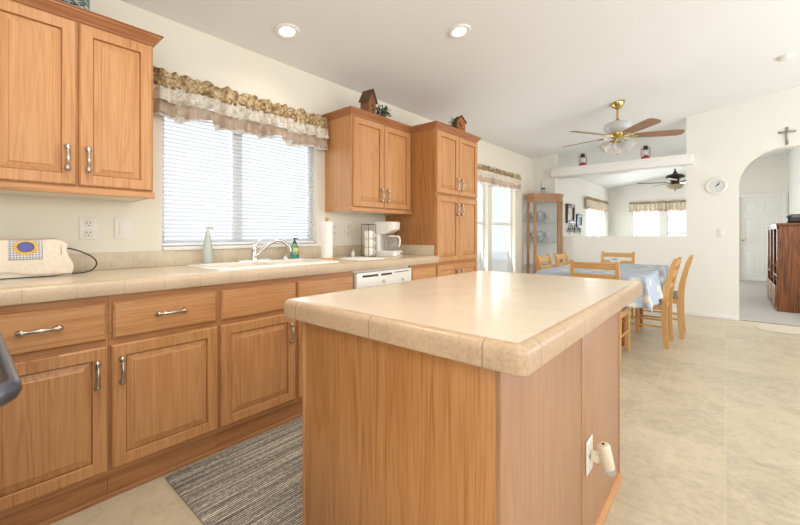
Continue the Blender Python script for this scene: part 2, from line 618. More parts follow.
# ledge over the opening
mb = MB(); mb.box(0.36, 2.245, 6.49, 6.86, 2.085, 2.222, 0.006)
S('trim_1', mb, 'trim')
# living room walls
mb = MB()
zf = lambda x: ceil_z(x)
def ywall(x0, x1, za, zb=None):
    t0, t1 = (ceil_z(x0), ceil_z(x1)) if zb is None else (zb, zb)
    mb.prism([(x0, za), (x1, za), (x1, t1), (x0, t0)], fy, 12.4, 12.54)
ywall(-T, 0.575, 0)
for x0, x1 in ((0.575, 1.225), (1.375, 2.025)):
    ywall(x0, x1, 0, 0.62); ywall(x0, x1, 1.86)
ywall(1.225, 1.375, 0); ywall(2.025, 2.83, 0)
ywall(2.83, 3.60, 2.02)
ywall(3.60, 5.3, 0)
S('wall_living_far', mb, 'wall', smooth=0)
mb = MB(); mb.box(3.68, 3.80, pz + T, 12.4, 0, ceil_z(3.68)); S('wall_living_right', mb, 'wall', smooth=0)
# unseen sides of the kitchen: openings on the right and behind added to let light in
wall_x('wall_right', 5.2, 5.34, -0.8, 6.62, ceil_z(5.2), [(0.0, 1.8, 0.9, 2.1), (2.5, 6.2, 0.15, 2.35)], 'wall')
mb = MB()
mb.box(-T, 1.95, -0.80, -0.66, 0, 2.6); mb.box(4.65, 5.34, -0.80, -0.66, 0, 3.1)
mb.box(1.95, 4.65, -0.80, -0.66, 0, 0.88); mb.box(1.95, 4.65, -0.80, -0.66, 2.25, 2.9)
mb.prism([(-T, 2.4), (5.34, 2.4), (5.34, ceil_z(5.34)), (-T, ceil_z(-T))], fy, -0.80, -0.665)
S('wall_back', mb, 'wall', smooth=0)
# baseboards and thresholds
mb = MB(); mb.box(2.17, 2.72, pz - 0.012, pz, 0, 0.055, 0.003); S('baseboard_far', mb, 'trim')
mb = MB(); mb.box(0.385, 2.17, pz - 0.012, pz, 0, 0.055, 0.003); S('baseboard_half', mb, 'trim')
mb = MB(); mb.box(2.72, 3.66, pz + 0.02, pz + 0.05, 0, 0.008, 0.003); S('trim_2', mb, 'nickel')
mb = MB(); mb.box(2.2, 2.78, 12.385, 12.4, 0, 0.08, 0.003); mb.box(3.65, 3.68, 12.385, 12.4, 0, 0.08); S('baseboard_living', mb, 'trim')
mb = MB(); mb.box(-9, -0.3, -6, 20, -0.5, -0.3); S('ground', mb, 'gravel')

# ---- windows
def window_on_x(n, y0, y1, z0, z1, mull=None, rail=None, sill=True, xin=0.0):
    w = struct('window_%d' % n, (0, (y0 + y1) / 2, z0))
    mb = MB(); f = 0.035
    xa, xb = -0.115, -0.065
    mb.box(xa, xb, y0, y0 + f, z0, z1, 0.004); mb.box(xa, xb, y1 - f, y1, z0, z1, 0.004)
    mb.box(xa, xb, y0 + f, y1 - f, z0, z0 + f, 0.004); mb.box(xa, xb, y0 + f, y1 - f, z1 - f, z1, 0.004)
    if mull: mb.box(xa - 0.005, xb + 0.005, mull - 0.034, mull + 0.034, z0 + f, z1 - f, 0.004)
    if rail: mb.box(xa - 0.005, xb + 0.005, y0 + f, y1 - f, rail - 0.025, rail + 0.025, 0.004)
    mb.build('window_frame', 'vinyl', w, world=True)
    mb = MB(); mb.box(-0.092, -0.088, y0 + f, y1 - f, z0 + f, z1 - f)
    mb.build('window_pane', 'pane', w, world=True, smooth=0)
    if sill:
        mb = MB(); mb.box(-0.06, 0.022, y0 - 0.0, y1 + 0.0, z0 - 0.022, z0 + 0.002, 0.006)
        mb.build('window_sill', 'trim', w, world=True)
    return w
window_on_x(1, *KW, mull=1.30)
window_on_x(2, *D1, rail=1.28)
window_on_x(3, *D2, rail=1.28)
window_on_x(4, *LW, mull=10.75, rail=1.14)
def window_on_y(n, x0, x1, z0, z1, rail):
    w = struct('window_%d' % n, ((x0 + x1) / 2, 12.4, z0))
    f = 0.04; mb = MB(); ya, yb = 12.45, 12.50
    mb.box(x0, x0 + f, ya, yb, z0, z1, 0.004); mb.box(x1 - f, x1, ya, yb, z0, z1, 0.004)
    mb.box(x0 + f, x1 - f, ya, yb, z0, z0 + f, 0.004); mb.box(x0 + f, x1 - f, ya, yb, z1 - f, z1, 0.004)
    mb.box(x0 + f, x1 - f, ya - .005, yb + .005, rail - 0.03, rail + 0.03, 0.004)
    mb.build('window_frame', 'vinyl', w, world=True)
    mb = MB(); mb.box(x0 + f, x1 - f, 12.473, 12.477, z0 + f, z1 - f); mb.build('window_pane', 'pane', w, world=True, smooth=0)
    mb = MB(); mb.box(x0, x1, 12.385, 12.45, z0 - 0.02, z0, 0.004); mb.build('window_sill', 'trim', w, world=True)
window_on_y(5, 0.575, 1.225, 0.62, 1.86, 1.15)
window_on_y(6, 1.375, 2.025, 0.62, 1.86, 1.15)

# ---- six panel door seen through the arch
d = struct('door_1', (3.215, 12.4, 0))
def raised(mb, O, U, V, N, w, h, rings):
    loops = []
    for ins, ht in rings:
        loops.append([O + U * a + V * b + N * ht for a, b in ((ins, ins), (w - ins, ins), (w - ins, h - ins), (ins, h - ins))])
    mb.rings(loops)
mb = MB()
mb.box(2.835, 3.595, 12.42, 12.455, 0.01, 2.015)
for (xa, xb) in ((2.93, 3.17), (3.26, 3.50)):
    for (za, zb) in ((0.16, 0.72), (0.84, 1.52), (1.64, 1.90)):
        raised(mb, Vector((xa, 12.421, za)), Vector((1, 0, 0)), Vector((0, 0, 1)), Vector((0, -1, 0)), xb - xa, zb - za,
               [(0, 0), (0.0, 0.006), (0.012, 0.010), (0.024, 0.002), (0.05, 0.010)])
mb.build('door_leaf', 'trim', d, world=True)
mb = MB(); mb.box(2.76, 2.835, 12.375, 12.40, 0, 2.09, 0.004); mb.box(3.595, 3.665, 12.375, 12.40, 0, 2.09, 0.004); mb.box(2.835, 3.595, 12.375, 12.40, 2.015, 2.09, 0.004)
mb.build('door_casing', 'trim', d, world=True)
mb = MB(); mb.sphere((2.90, 12.37, 0.98), 0.03); mb.tube([(2.90, 12.37, 0.98), (2.90, 12.42, 0.98)], 0.012)
mb.build('door_knob', 'brass', d, world=True)

# ================================================================== CABINETS
UX, UY, UZ = Vector((1, 0, 0)), Vector((0, 1, 0)), Vector((0, 0, 1))
DOOR_R = [(0, 0), (0, 0.014), (0.006, 0.020), (0.049, 0.020), (0.0505, 0.018), (0.051, 0.005), (0.0545, 0.005), (0.055, 0.010), (0.080, 0.0165), (0.082, 0.019), (0.084, 0.0195)]
DRAWER_R = [(0, 0), (0, 0.013), (0.008, 0.020), (0.012, 0.0205)]

def pull(parent, c, axis, L=0.115):
    """ornate pull: leaf ends, thin necks, swelling grip; c is its middle on a face whose normal is +X"""
    pts, rs = [], []
    n = 24
    for i in range(n + 1):
        s = -1 + 2 * i / n
        lift = 0.004 + 0.022 * max(0.0, 1 - s * s) ** 0.6
        p = Vector(c) + Vector((lift, 0, 0)) + (UZ if axis == 'z' else UY) * (s * L / 2)
        pts.append(p)
        a = abs(s)
        if a > 0.66:
            q = (a - 0.66) / 0.34
            r = 0.0036 + 0.0072 * sin(pi * min(1, q * 0.9 + 0.05))
        else:
            r = 0.0038 + 0.0035 * (1 - (a / 0.72)) ** 1.0
        rs.append(r * 1.2)
    mb = MB()
    mb.tube(pts, rs, 10)
    return mb.build('handle', 'nickel', parent, smooth=60, world=True)

def door(cab, y0, y1, z0, z1, X, hy=None, hz=None, hax='z', name='door'):
    mb = MB()
    raised(mb, Vector((X, y0, z0)), UY, UZ, UX, y1 - y0, z1 - z0, DOOR_R)
    d = mb.build(name, 'oak_v', cab, smooth=0, world=True)
    if hy is not None:
        pull(d, (X + 0.019, hy, hz), hax)
    return d

def drawer(cab, y0, y1, z0, z1, X, handle=True):
    mb = MB()
    raised(mb, Vector((X, y0, z0)), UY, UZ, UX, y1 - y0, z1 - z0, DRAWER_R)
    d = mb.build('drawer', 'oak_h', cab, smooth=25, world=True)
    if handle:
        pull(d, (X + 0.019, (y0 + y1) / 2 + 0.005, (z0 + z1) / 2 + 0.005), 'y', 0.125)
    return d

FX = 0.612   # face frame
def base_cab(y0, y1, label, layout):
    c = thing('base_cabinet', label, 'cabinet', (0.3, (y0 + y1) / 2, 0), group='base cabinets along the window wall')
    e = 0.0006
    mb = MB(); mb.box(0.005, FX, y0 + e, y1 - e, 0.105, 0.869)
    mb.build('carcass', 'frame_h', c, world=True, smooth=0)
    mb = MB(); mb.box(0.10, 0.592, y0 + e, y1 - e, 0.0, 0.105)
    mb.prism([(0.592, 0.0), (0.604, 0.0), (0.603, 0.012), (0.596, 0.018), (0.592, 0.018)], lambda u, v, w: (u, w, v), y0 + e, y1 - e)
    mb.build('toe_kick', 'kick', c, world=True, smooth=0)
    for it in layout:
        if it[0] == 'drawer': drawer(c, *it[1:])
        else: door(c, *it[1:])
    return c
ZD0, ZD1, ZR0, ZR1 = 0.132, 0.655, 0.682, 0.835
base_cab(-0.045, 0.4115, 'base cabinet under the toaster, leftmost, drawer over one door with handle at right', [
    ('drawer', -0.015, 0.400, ZR0, ZR1, FX), ('door', -0.015, 0.405, ZD0, ZD1, FX, 0.368, 0.545)])
base_cab(0.4115, 0.8660, 'base cabinet left of the sink, handled drawer above door with handle at left', [
    ('drawer', 0.423, 0.852, ZR0, ZR1, FX), ('door', 0.418, 0.858, ZD0, ZD1, FX, 0.452, 0.545)])
base_cab(0.8660, 1.795, 'sink base cabinet beside the striped rug, two plain false drawer fronts without handles', [
    ('drawer', 0.878, 1.322, ZR0, ZR1, FX, False), ('drawer', 1.338, 1.782, ZR0, ZR1, FX, False),
    ('door', 0.874, 1.318, ZD0, ZD1, FX, 1.284, 0.540), ('door', 1.342, 1.782, ZD0, ZD1, FX, 1.376, 0.540)])
base_cab(2.425, 2.785, 'narrow base cabinet between the dishwasher and the tall pantry', [
    ('drawer', 2.44, 2.772, ZR0, ZR1, FX, False), ('door', 2.44, 2.772, ZD0, ZD1, FX, 2.475, 0.54)])

# crown moulding sweep: path of (x,y) outer face line, mitred
def crown_mesh(path, z0, h=0.052, out=0.038):
    prof = [(0.0, 0.0), (0.006, 0.0), (0.010, 0.010), (0.014, 0.014), (0.030, 0.034), (0.038, 0.040), (0.038, 0.048), (0.045, 0.050), (0.045, 0.055), (0.0, 0.055)]
    loops = []
    n = len(path)
    for i, p in enumerate(path):
        p = Vector((p[0], p[1], 0))
        dirs = []
        if i > 0: dirs.append((Vector((*path[i], 0)) - Vector((*path[i - 1], 0))).normalized())
        if i < n - 1: dirs.append((Vector((*path[i + 1], 0)) - Vector((*path[i], 0))).normalized())
        nr = [Vector((dd.y, -dd.x, 0)) for dd in dirs]
        if len(nr) == 2:
            b = (nr[0] + nr[1]); b = b / (1 + nr[0].dot(nr[1]))
        else:
            b = nr[0]
        loops.append([p + b * (u * out / 0.045) + Vector((0, 0, z0 + v * h / 0.055)) for u, v in prof])
    mb = MB(); mb.rings(loops)
    return mb

def wall_cab(y0, y1, zt, label, doors, left_end=True, right_end=True, right_wall=None):
    c = thing('wall_cabinet', label, 'cabinet', (0.17, (y0 + y1) / 2, 1.31), group='upper cabinets on the window wall')
    mb = MB(); mb.box(0.003, 0.330, y0, y1, 1.338, zt); mb.build('carcass', 'oak_v', c, world=True, smooth=0)
    mb = MB(); mb.box(0.325, 0.352, y0 - 0.003, y1 + (0.003 if right_end else 0), 1.308, 1.338, 0.003)
    mb.box(0.003, 0.325, y0, y0 + 0.018, 1.312, 1.338); mb.box(0.003, 0.325, y1 - 0.018, y1, 1.312, 1.338)
    mb.box(0.003, 0.022, y0 + 0.018, y1 - 0.018, 1.314, 1.338)
    mb.build('light_rail', 'oak_h', c, world=True)
    mb = MB(); mb.box(0.0225, 0.3245, y0 + 0.0185, y1 - 0.0185, 1.311, 1.3375); mb.build('underside_panel', 'ivory', c, world=True, smooth=0)
    for dd in doors: door(c, *dd)
    path = []
    if left_end: path.append((0.002, y0))
    path += [(0.332, y0), (0.332, y1)]
    if right_end: path.append((0.002, y1))
    path2 = path
    # outward side is to the right of travel: travel from left end (-Y face) outwards
    mbc = crown_mesh(path2, zt - 0.004)
    mbc.build('crown_moulding', 'crown', c, world=True, smooth=25)
    mb = MB(); mb.box(0.003, 0.330, y0 + 0.001, y1 - 0.001, zt, zt + 0.004); mb.build('top_panel', 'oak_h', c, world=True, smooth=0)
    return c
wall_cab(0.035, 0.657, 2.105, 'upper cabinet at far left above the toaster and outlet', [
    (0.052, 0.348, 1.347, 2.092, 0.331, 0.315, 1.468), (0.357, 0.648, 1.347, 2.092, 0.331, 0.388, 1.468)])
wall_cab(2.030, 2.7835, 2.080, 'upper cabinet between the sink window and the tall pantry, above the coffee maker', [
    (2.045, 2.396, 1.347, 2.067, 0.331, 2.362, 1.455), (2.403, 2.755, 1.347, 2.067, 0.331, 2.438, 1.455)], right_end=False)

c = thing('pantry_cabinet', 'tall oak pantry cabinet with stacked double doors right of the coffee maker', 'cabinet', (0.31, 3.155, 0))
mb = MB(); mb.box(0.003, FX, 2.787, 3.525, 0.105, 2.080); mb.build('carcass', 'oak_panel', c, world=True, smooth=0)
mb = MB(); mb.box(0.10, 0.592, 2.787, 3.525, 0.0, 0.105); mb.build('toe_kick', 'kick', c, world=True, smooth=0)
ym = 3.157
for za, zb, hz in ((1.497, 2.068, 1.60), (0.868, 1.476, 1.36)):
    door(c, 2.797, ym - 0.004, za, zb, FX, ym - 0.04, hz)
    door(c, ym + 0.004, 3.516, za, zb, FX, ym + 0.04, hz)
door(c, 2.797, ym - 0.004, 0.132, 0.842, FX, ym - 0.04, 0.72)
door(c, ym + 0.004, 3.516, 0.132, 0.842, FX, ym + 0.04, 0.72)
crown_mesh([(0.340, 2.787), (0.614, 2.787), (0.614, 3.525), (0.002, 3.525)], 2.076).build('crown_moulding', 'crown', c, world=True, smooth=25)
mb = MB(); mb.box(0.003, FX, 2.79, 3.52, 2.080, 2.085); mb.build('top_panel', 'oak_h', c, world=True, smooth=0)

# ---- kitchen countertop
CT = 0.930
c = thing('countertop', 'long cream laminate countertop with tiled front edge along the window wall', 'countertop', (0.33, 1.4, 0.87))
mb = MB()
for (xa, xb, ya, yb) in ((0.012, 0.600, -0.60, 0.935), (0.012, 0.600, 1.685, 2.7855), (0.012, 0.145, 0.935, 1.685), (0.535, 0.600, 0.935, 1.685)):
    mb.box(xa, xb, ya, yb, 0.8705, CT)
mb.build('worktop', 'counter', c, world=True, smooth=0)
mb = MB()
pr = [(0.600, CT), (0.602, CT - 0.0015), (0.604, CT + 0.0005)]
for k in range(0, 7):
    a = pi / 2 - k * pi / 2 / 6
    pr.append((0.630 + 0.022 * cos(a), CT - 0.021 + 0.022 * sin(a)))
pr += [(0.652, 0.874), (0.650, 0.8705), (0.600, 0.8705)]
mb.prism(pr, lambda u, v, w: (u, w, v), -0.60, 2.7855)
mb.build('edge_trim', 'edge', c, world=True, smooth=30)
mb = MB(); mb.box(0.001, 0.011, -0.60, 2.0 + 0.7835, CT, 1.023, 0.002)
b = mb.build('backsplash', 'splash'); tag(b, 'single row of square beige backsplash tiles above the counter', 'backsplash')
mb = MB(); mb.box(0.0125, 0.600, 2.7765, 2.7865, CT + 0.0005, 1.023, 0.002)
b = mb.build('backsplash', 'splash'); tag(b, 'short tile return against the pantry side, right of the coffee maker', 'backsplash')

# ---- dishwasher
c = thing('dishwasher', 'white dishwasher under the counter below the coffee maker', 'dishwasher', (0.33, 2.11, 0))
mb = MB(); mb.box(0.05, 0.600, 1.80, 2.42, 0.11, 0.865); mb.box(0.1, 0.56, 1.80, 2.42, 0, 0.11); mb.build('body', 'white', c, world=True, smooth=0)
mb = MB(); mb.box(0.602, 0.632, 1.805, 2.415, 0.13, 0.715, 0.006); mb.build('door', 'white', c, world=True)
mb = MB(); mb.box(0.602, 0.640, 1.805, 2.415, 0.725, 0.850, 0.008); p = mb.build('control_panel', 'white', c, world=True)
for ya, yb in ((1.86, 2.02), (2.05, 2.17)):
    mb = MB(); mb.box(0.6385, 0.642, ya, yb, 0.815, 0.830, 0.001); mb.build('vent_slot', 'dark', p, world=True)
mb = MB(); mb.box(0.6385, 0.642, 2.20, 2.38, 0.826, 0.832, 0.001); mb.build('latch_slot', 'dark', p, world=True)
for y in (2.08, 2.30):
    mb = MB(); mb.lathe([(0.016, 0), (0.014, 0.012), (0.006, 0.02)], (0.640, y, 0.775), 16, Matrix.Rotation(pi / 2, 4, 'Y')); mb.build('knob', 'ivory', p, world=True)

# ---- range (only its curved oven handle reaches into the photo)
c = thing('range', 'cooking range at the left edge, dark cooktop with rounded graphite rim', 'stove', (1.47, -0.33, 0))
mb = MB(); mb.box(1.10, 1.84, -0.655, -0.05, 0.0, 0.880, 0.01); mb.build('body', 'black', c, world=True)
mb = MB(); mb.box(1.11, 1.83, -0.05, -0.025, 0.20, 0.86, 0.004); dd = mb.build('oven_door', 'black', c, world=True)
mb = MB(); mb.tube([(1.16, -0.03, 0.80), (1.16, 0.005, 0.80), (1.18, 0.015, 0.80), (1.76, 0.015, 0.80), (1.78, 0.005, 0.80), (1.78, -0.03, 0.80)], 0.011, 12); mb.build('handle', 'grey_handle', dd, world=True, smooth=60)
def rr_(ins, z): return rrect(1.085 + ins, 1.852 - ins, -0.655 + ins, 0.060 - ins, 0.040 - ins * 0.6, z, 8)
mb = MB(); mb.rings([rr_(0.030, 0.884), rr_(0.012, 0.886), rr_(0.004, 0.892), rr_(0.0, 0.902), rr_(0.001, 0.911), rr_(0.005, 0.918), rr_(0.009, 0.9205), rr_(0.013, 0.918), rr_(0.0145, 0.912), rr_(0.015, 0.906)], True, True, False); mb.build('cooktop_rim', 'grey_handle', c, world=True, smooth=60)
mb = MB(); mb.rings([rr_(0.0145, 0.900), rr_(0.0145, 0.908)]); mb.build('cooktop', 'black', c, world=True)
for (bx_, by_, br_) in ((1.28, -0.48, 0.08), (1.28, -0.17, 0.10), (1.65, -0.48, 0.10), (1.65, -0.17, 0.08)):
    mb = MB(); mb.lathe([(br_, 0.9082), (br_ - 0.006, 0.9088), (br_ - 0.012, 0.9082)], (bx_, by_, 0), 28, cap0=False, cap1=False)
    mb.build('burner_ring', 'dark', c, world=True)

# ================================================================== ISLAND
c = thing('kitchen_island', 'free standing oak kitchen island with plain wood panel sides beneath its own top', 'kitchen island', (1.85, 1.38, 0))
IX0, IX1, IY0, IY1, IZ = 1.481, 2.216, 0.775, 1.990, 0.8485
mb = MB(); mb.box(IX0 + 0.012, IX1 - 0.012, IY0 + 0.012, IY1 - 0.004, 0.0, IZ); mb.build('carcass', 'oak_h', c, world=True, smooth=0)
mb = MB(); mb.box(IX0 + 0.016, IX1 - 0.008, IY0, IY0 + 0.012, 0.001, IZ - 0.0005, 0.001); mb.build('front_panel', 'oak_panel', c, world=True)
mb = MB(); mb.box(IX0, IX0 + 0.014, IY0 - 0.003, IY1, 0.001, IZ - 0.0005, 0.002); mb.build('corner_strip', 'oak_v', c, world=True)
for ya, yb in ((IY0 - 0.002, 1.386), (1.392, IY1)):
    mb = MB(); mb.box(IX1 - 0.010, IX1, ya, yb, 0.001, IZ - 0.0005, 0.001); mb.build('side_panel', 'oak_pale', c, world=True)
mb = MB(); mb.box(IX1 - 0.011, IX1 + 0.001, 1.386, 1.392, 0.001, IZ - 0.001); mb.build('seam_strip', 'kick', c, world=True)
mb = MB(); mb.box(IX1 - 0.004, IX1 + 0.002, IY1 - 0.012, IY1 + 0.002, 0.001, IZ - 0.001); mb.build('corner_strip', 'kick', c, world=True)
mb = MB()
mb.prism([(0, 0), (0.016, 0), (0.015, 0.008), (0.009, 0.022), (0, 0.026)], lambda u, v, w: (IX1 + u, w, v), IY0, IY1)
mb.build('base_moulding', 'oak_h', c, world=True)

c = thing('island_countertop', 'big cream laminate island top with rounded tiled edge, in the foreground', 'countertop', (1.885, 1.375, 0.849))
TX0, TX1, TY0, TY1, TZ = 1.468, 2.302, 0.700, 2.050, 0.908
mb = MB()
mb.rings([rrect(TX0 + .0232, TX1 - .0232, TY0 + .0232, TY1 - .0232, 0.008, 0.8495), rrect(TX0 + .0232, TX1 - .0232, TY0 + .0232, TY1 - .0232, 0.008, TZ)])
mb.build('worktop', 'counter', c, world=True, smooth=30)
mb = MB()
lo = []
for ins, z in ((0.0235, 0.8495), (0.0235, TZ - 0.003), (0.0225, TZ - 0.0015), (0.0215, TZ + 0.0006), (0.016, TZ + 0.0008), (0.010, TZ - 0.0012), (0.005, TZ - 0.0050), (0.0015, TZ - 0.0105), (0.0, TZ - 0.017), (0.0, TZ - 0.056), (0.002, TZ - 0.0585), (0.0235, 0.8495)):
    lo.append(rrect(TX0 + ins, TX1 - ins, TY0 + ins, TY1 - ins, max(0.006, 0.020 - ins * 0.5), z))
mb.rings(lo, True, False, False)
mb.build('edge_trim', 'edge_island', c, world=True, smooth=30)

def outlet(loc, normal, label, kind='outlet'):
    name = 'wall_outlet' if kind == 'outlet' else 'light_switch'
    ang = {'x': 0, '-y': -pi / 2}[normal]
    t = thing(name, label, 'outlet' if kind == 'outlet' else 'light switch', loc, ang, 'outlets above the counter' if kind == 'outlet' and normal == 'x' else None)
    mb = MB(); mb.box(0.0005, 0.006, -0.038, 0.038, -0.060, 0.060, 0.003); mb.build('cover_plate', 'plate', t)
    if kind == 'outlet':
        for z in (-0.026, 0.026):
            mb = MB(); mb.box(0.005, 0.0085, -0.017, 0.017, z - 0.018, z + 0.018, 0.004)
            s = mb.build('socket', 'plate', t)
            if loc[0] > 1: continue
            mb = MB()
            mb.box(0.008, 0.0092, -0.0085, -0.0055, z - 0.002, z + 0.009); mb.box(0.008, 0.0092, 0.0055, 0.0085, z - 0.002, z + 0.009)
            mb.box(0.008, 0.0092, -0.003, 0.003, z - 0.013, z - 0.008)
            mb.build('slots', 'dark', s, smooth=0)
    else:
        mb = MB(); mb.box(0.005, 0.010, -0.017, 0.017, -0.034, 0.034, 0.003, M4=Matrix.Rotation(0.05, 4, 'Y')); mb.build('rocker', 'plate', t)
    return t
outlet((0, 0.450, 1.155), 'x', 'double wall outlet between the toaster and the rocker switch')
outlet((0, 0.602, 1.157), 'x', 'white rocker light switch left of the sink window', 'switch')
outlet((0, 2.130, 1.16), 'x', 'wall outlet partly behind the paper towel roll')
outlet((0, 2.285, 1.16), 'x', 'wall outlet left of the stacked white mugs')
outlet((2.535, pz, 1.14), '-y', 'small light switch on the far wall beneath the round clock', 'switch')
outlet((IX1, 1.470, 0.335), 'x', 'outlet low on the island side panel behind the night light')['group'] = 'outlet on the island'

# night light plugged into the island
t = thing('night_light', 'cream plug-in night light with angled tubular head on the island side', 'night light', (IX1 + 0.010, 1.470, 0.335))
mb = MB(); mb.box(0.0, 0.028, -0.016, 0.016, -0.014, 0.016, 0.005)
mb.build('plug', 'ivory', t)
mb = MB(); mb.tube([(0.020, 0.0, 0.0), (0.035, 0.0, 0.0), (0.045, -0.003, 0.0)], 0.012, 12); mb.build('neck', 'ivory', t)
A = Matrix.Translation((0.050, -0.004, 0.010)) @ Matrix.Rotation(radians(9), 4, 'X') @ Matrix.Rotation(radians(-10), 4, 'Y')
mb = MB()
mb.lathe([(0.012, 0.052), (0.017, 0.051), (0.0200, 0.046), (0.0205, 0.03), (0.0205, -0.03), (0.018, -0.034), (0.001, -0.034)], (0, 0, 0), 20, A)
mb.build('housing', 'ivory', t, smooth=50)
mb = MB(); mb.lathe([(0.018, -0.034), (0.019, -0.042), (0.016, -0.054), (0.001, -0.058)], (0, 0, 0), 20, A, rib=(10, 0.05)); mb.build('lens', 'clear', t)
mb = MB(); mb.lathe([(0.001, 0.051), (0.005, 0.052), (0.004, 0.054), (0.001, 0.0545)], (0, 0, 0), 12, A); mb.build('light_sensor', 'dark', t)

# ---- rug
mb = MB()
mb.rings([rrect(0.622, 1.43, 0.618, 1.93, 0.012, 0.0008), rrect(0.620, 1.432, 0.616, 1.932, 0.012, 0.006), rrect(0.628, 1.424, 0.624, 1.924, 0.012, 0.010)])
r = mb.build('floor_rug', 'rug'); tag(r, 'grey striped woven rug on the floor between sink and island', 'rug')
mb = MB()
mb.rings([rrect(2.87, 3.66, 6.10, 6.60, 0.10, 0.0008), rrect(2.868, 3.662, 6.098, 6.602, 0.10, 0.004), rrect(2.88, 3.65, 6.11, 6.59, 0.095, 0.006)])
r = mb.build('floor_mat', 'mat_beige'); tag(r, 'plain beige door mat with rounded corner in front of the archway', 'rug')

# ================================================================== COUNTER ITEMS
# sink
c = thing('kitchen_sink', 'white double bowl sink set into the counter under the window', 'sink', (0.34, 1.31, CT))
SX0, SX1, SY0, SY1 = 0.095, 0.580, 0.890, 1.730
mb = MB()
mb.rings([rrect(SX0, SX1, SY0, SY1, 0.05, CT + 0.0005), rrect(SX0 + .003, SX1 - .003, SY0 + .003, SY1 - .003, 0.05, CT + 0.008), rrect(SX0 + .012, SX1 - .012, SY0 + .012, SY1 - .012, 0.045, CT + 0.012),
          rrect(SX0 + .055, SX1 - .052, SY0 + .05, SY1 - .05, 0.02, CT + 0.0115)], True, False, False)
mb.box(0.150, 0.182, 0.94, 1.68, CT - 0.005, CT + 0.0115)
mb.box(0.150, 0.528, 1.295, 1.325, CT - 0.02, CT + 0.0110, 0.004)
mb.build('rim', 'porcelain', c, world=True, smooth=40)
for ya, yb in ((0.940, 1.297), (1.323, 1.680)):
    mb = MB()
    mb.rings([rrect(0.182, 0.528, ya, yb, 0.04, CT + 0.011), rrect(0.188, 0.522, ya + .006, yb - .006, 0.04, CT - 0.01), rrect(0.20, 0.51, ya + .02, yb - .02, 0.05, CT - 0.17)], True, False, True)
    mb.build('basin', 'porcelain', c, world=True, smooth=50)

# faucet
t = thing('faucet', 'chrome single lever kitchen faucet with arched swivel spout behind the sink', 'faucet', (0.122, 1.325, CT + 0.012))
mb = MB(); mb.rings([rrect(-0.028, 0.028, -0.125, 0.125, 0.027, 0.0), rrect(-0.028, 0.028, -0.125, 0.125, 0.027, 0.006), rrect(-0.022, 0.022, -0.118, 0.118, 0.021, 0.010)]); mb.build('base_plate', 'chrome', t)
mb = MB(); mb.lathe([(0.027, 0.008), (0.026, 0.02), (0.021, 0.035), (0.020, 0.075), (0.022, 0.085), (0.018, 0.098), (0.002, 0.103)], (0, 0, 0), 20); mb.build('body', 'chrome', t, smooth=50)
mb = MB(); mb.tube([(0, 0, 0.092), (0.0, 0.012, 0.112), (0.0, 0.030, 0.132), (0.002, 0.055, 0.150)], [0.014, 0.012, 0.008, 0.007], 12); mb.build('lever', 'chrome', t, smooth=60)
sp = []
for k in range(15):
    s = k / 14
    y = 0.015 + 0.205 * s
    z = 0.035 + 0.102 * sin(min(1.0, s * 1.02) * pi * 0.72) - (0.0 if s < 0.75 else 0.35 * (s - 0.75) ** 2)
    sp.append((0.012 + 0.070 * s, y, z))
sp += [(0.085, 0.228, 0.085), (0.0855, 0.231, 0.058)]
mb = MB(); mb.tube(sp, [0.012] * 12 + [0.011] * 5, 12); mb.build('spout', 'chrome', t, smooth=60)
t = thing('sink_sprayer', 'small chrome side sprayer at the right of the faucet', 'faucet', (0.122, 1.575, CT + 0.012))
mb = MB(); mb.lathe([(0.022, 0), (0.021, 0.008), (0.013, 0.016), (0.012, 0.022)], (0, 0, 0), 16); mb.build('holder', 'chrome', t)
mb = MB(); mb.tube([(0, 0, 0.018), (0, 0, 0.06), (0.004, 0, 0.085), (0.014, 0, 0.1)], [0.009, 0.010, 0.015, 0.013], 12); mb.build('spray_head', 'chrome', t, smooth=60)

# frosted soap dispenser
t = thing('soap_dispenser', 'tall frosted green glass soap dispenser at the left end of sink', 'soap dispenser', (0.085, 1.032, CT + 0.0125))
mb = MB(); mb.lathe([(0.030, 0), (0.032, 0.006), (0.031, 0.06), (0.027, 0.11), (0.020, 0.150), (0.0135, 0.176), (0.012, 0.182)], (0, 0, 0), 20, rib=(8, 0.03)); mb.build('bottle', 'frost', t, smooth=60)
mb = MB(); mb.lathe([(0.0135, 0.183), (0.0135, 0.195), (0.006, 0.200), (0.005, 0.216), (0.010, 0.218), (0.009, 0.226), (0.001, 0.228)], (0, 0, 0), 14); mb.tube([(0, 0, 0.222), (0.012, 0.014, 0.222), (0.02, 0.026, 0.215)], 0.0045, 8); mb.build('pump', 'nickel', t, smooth=50)

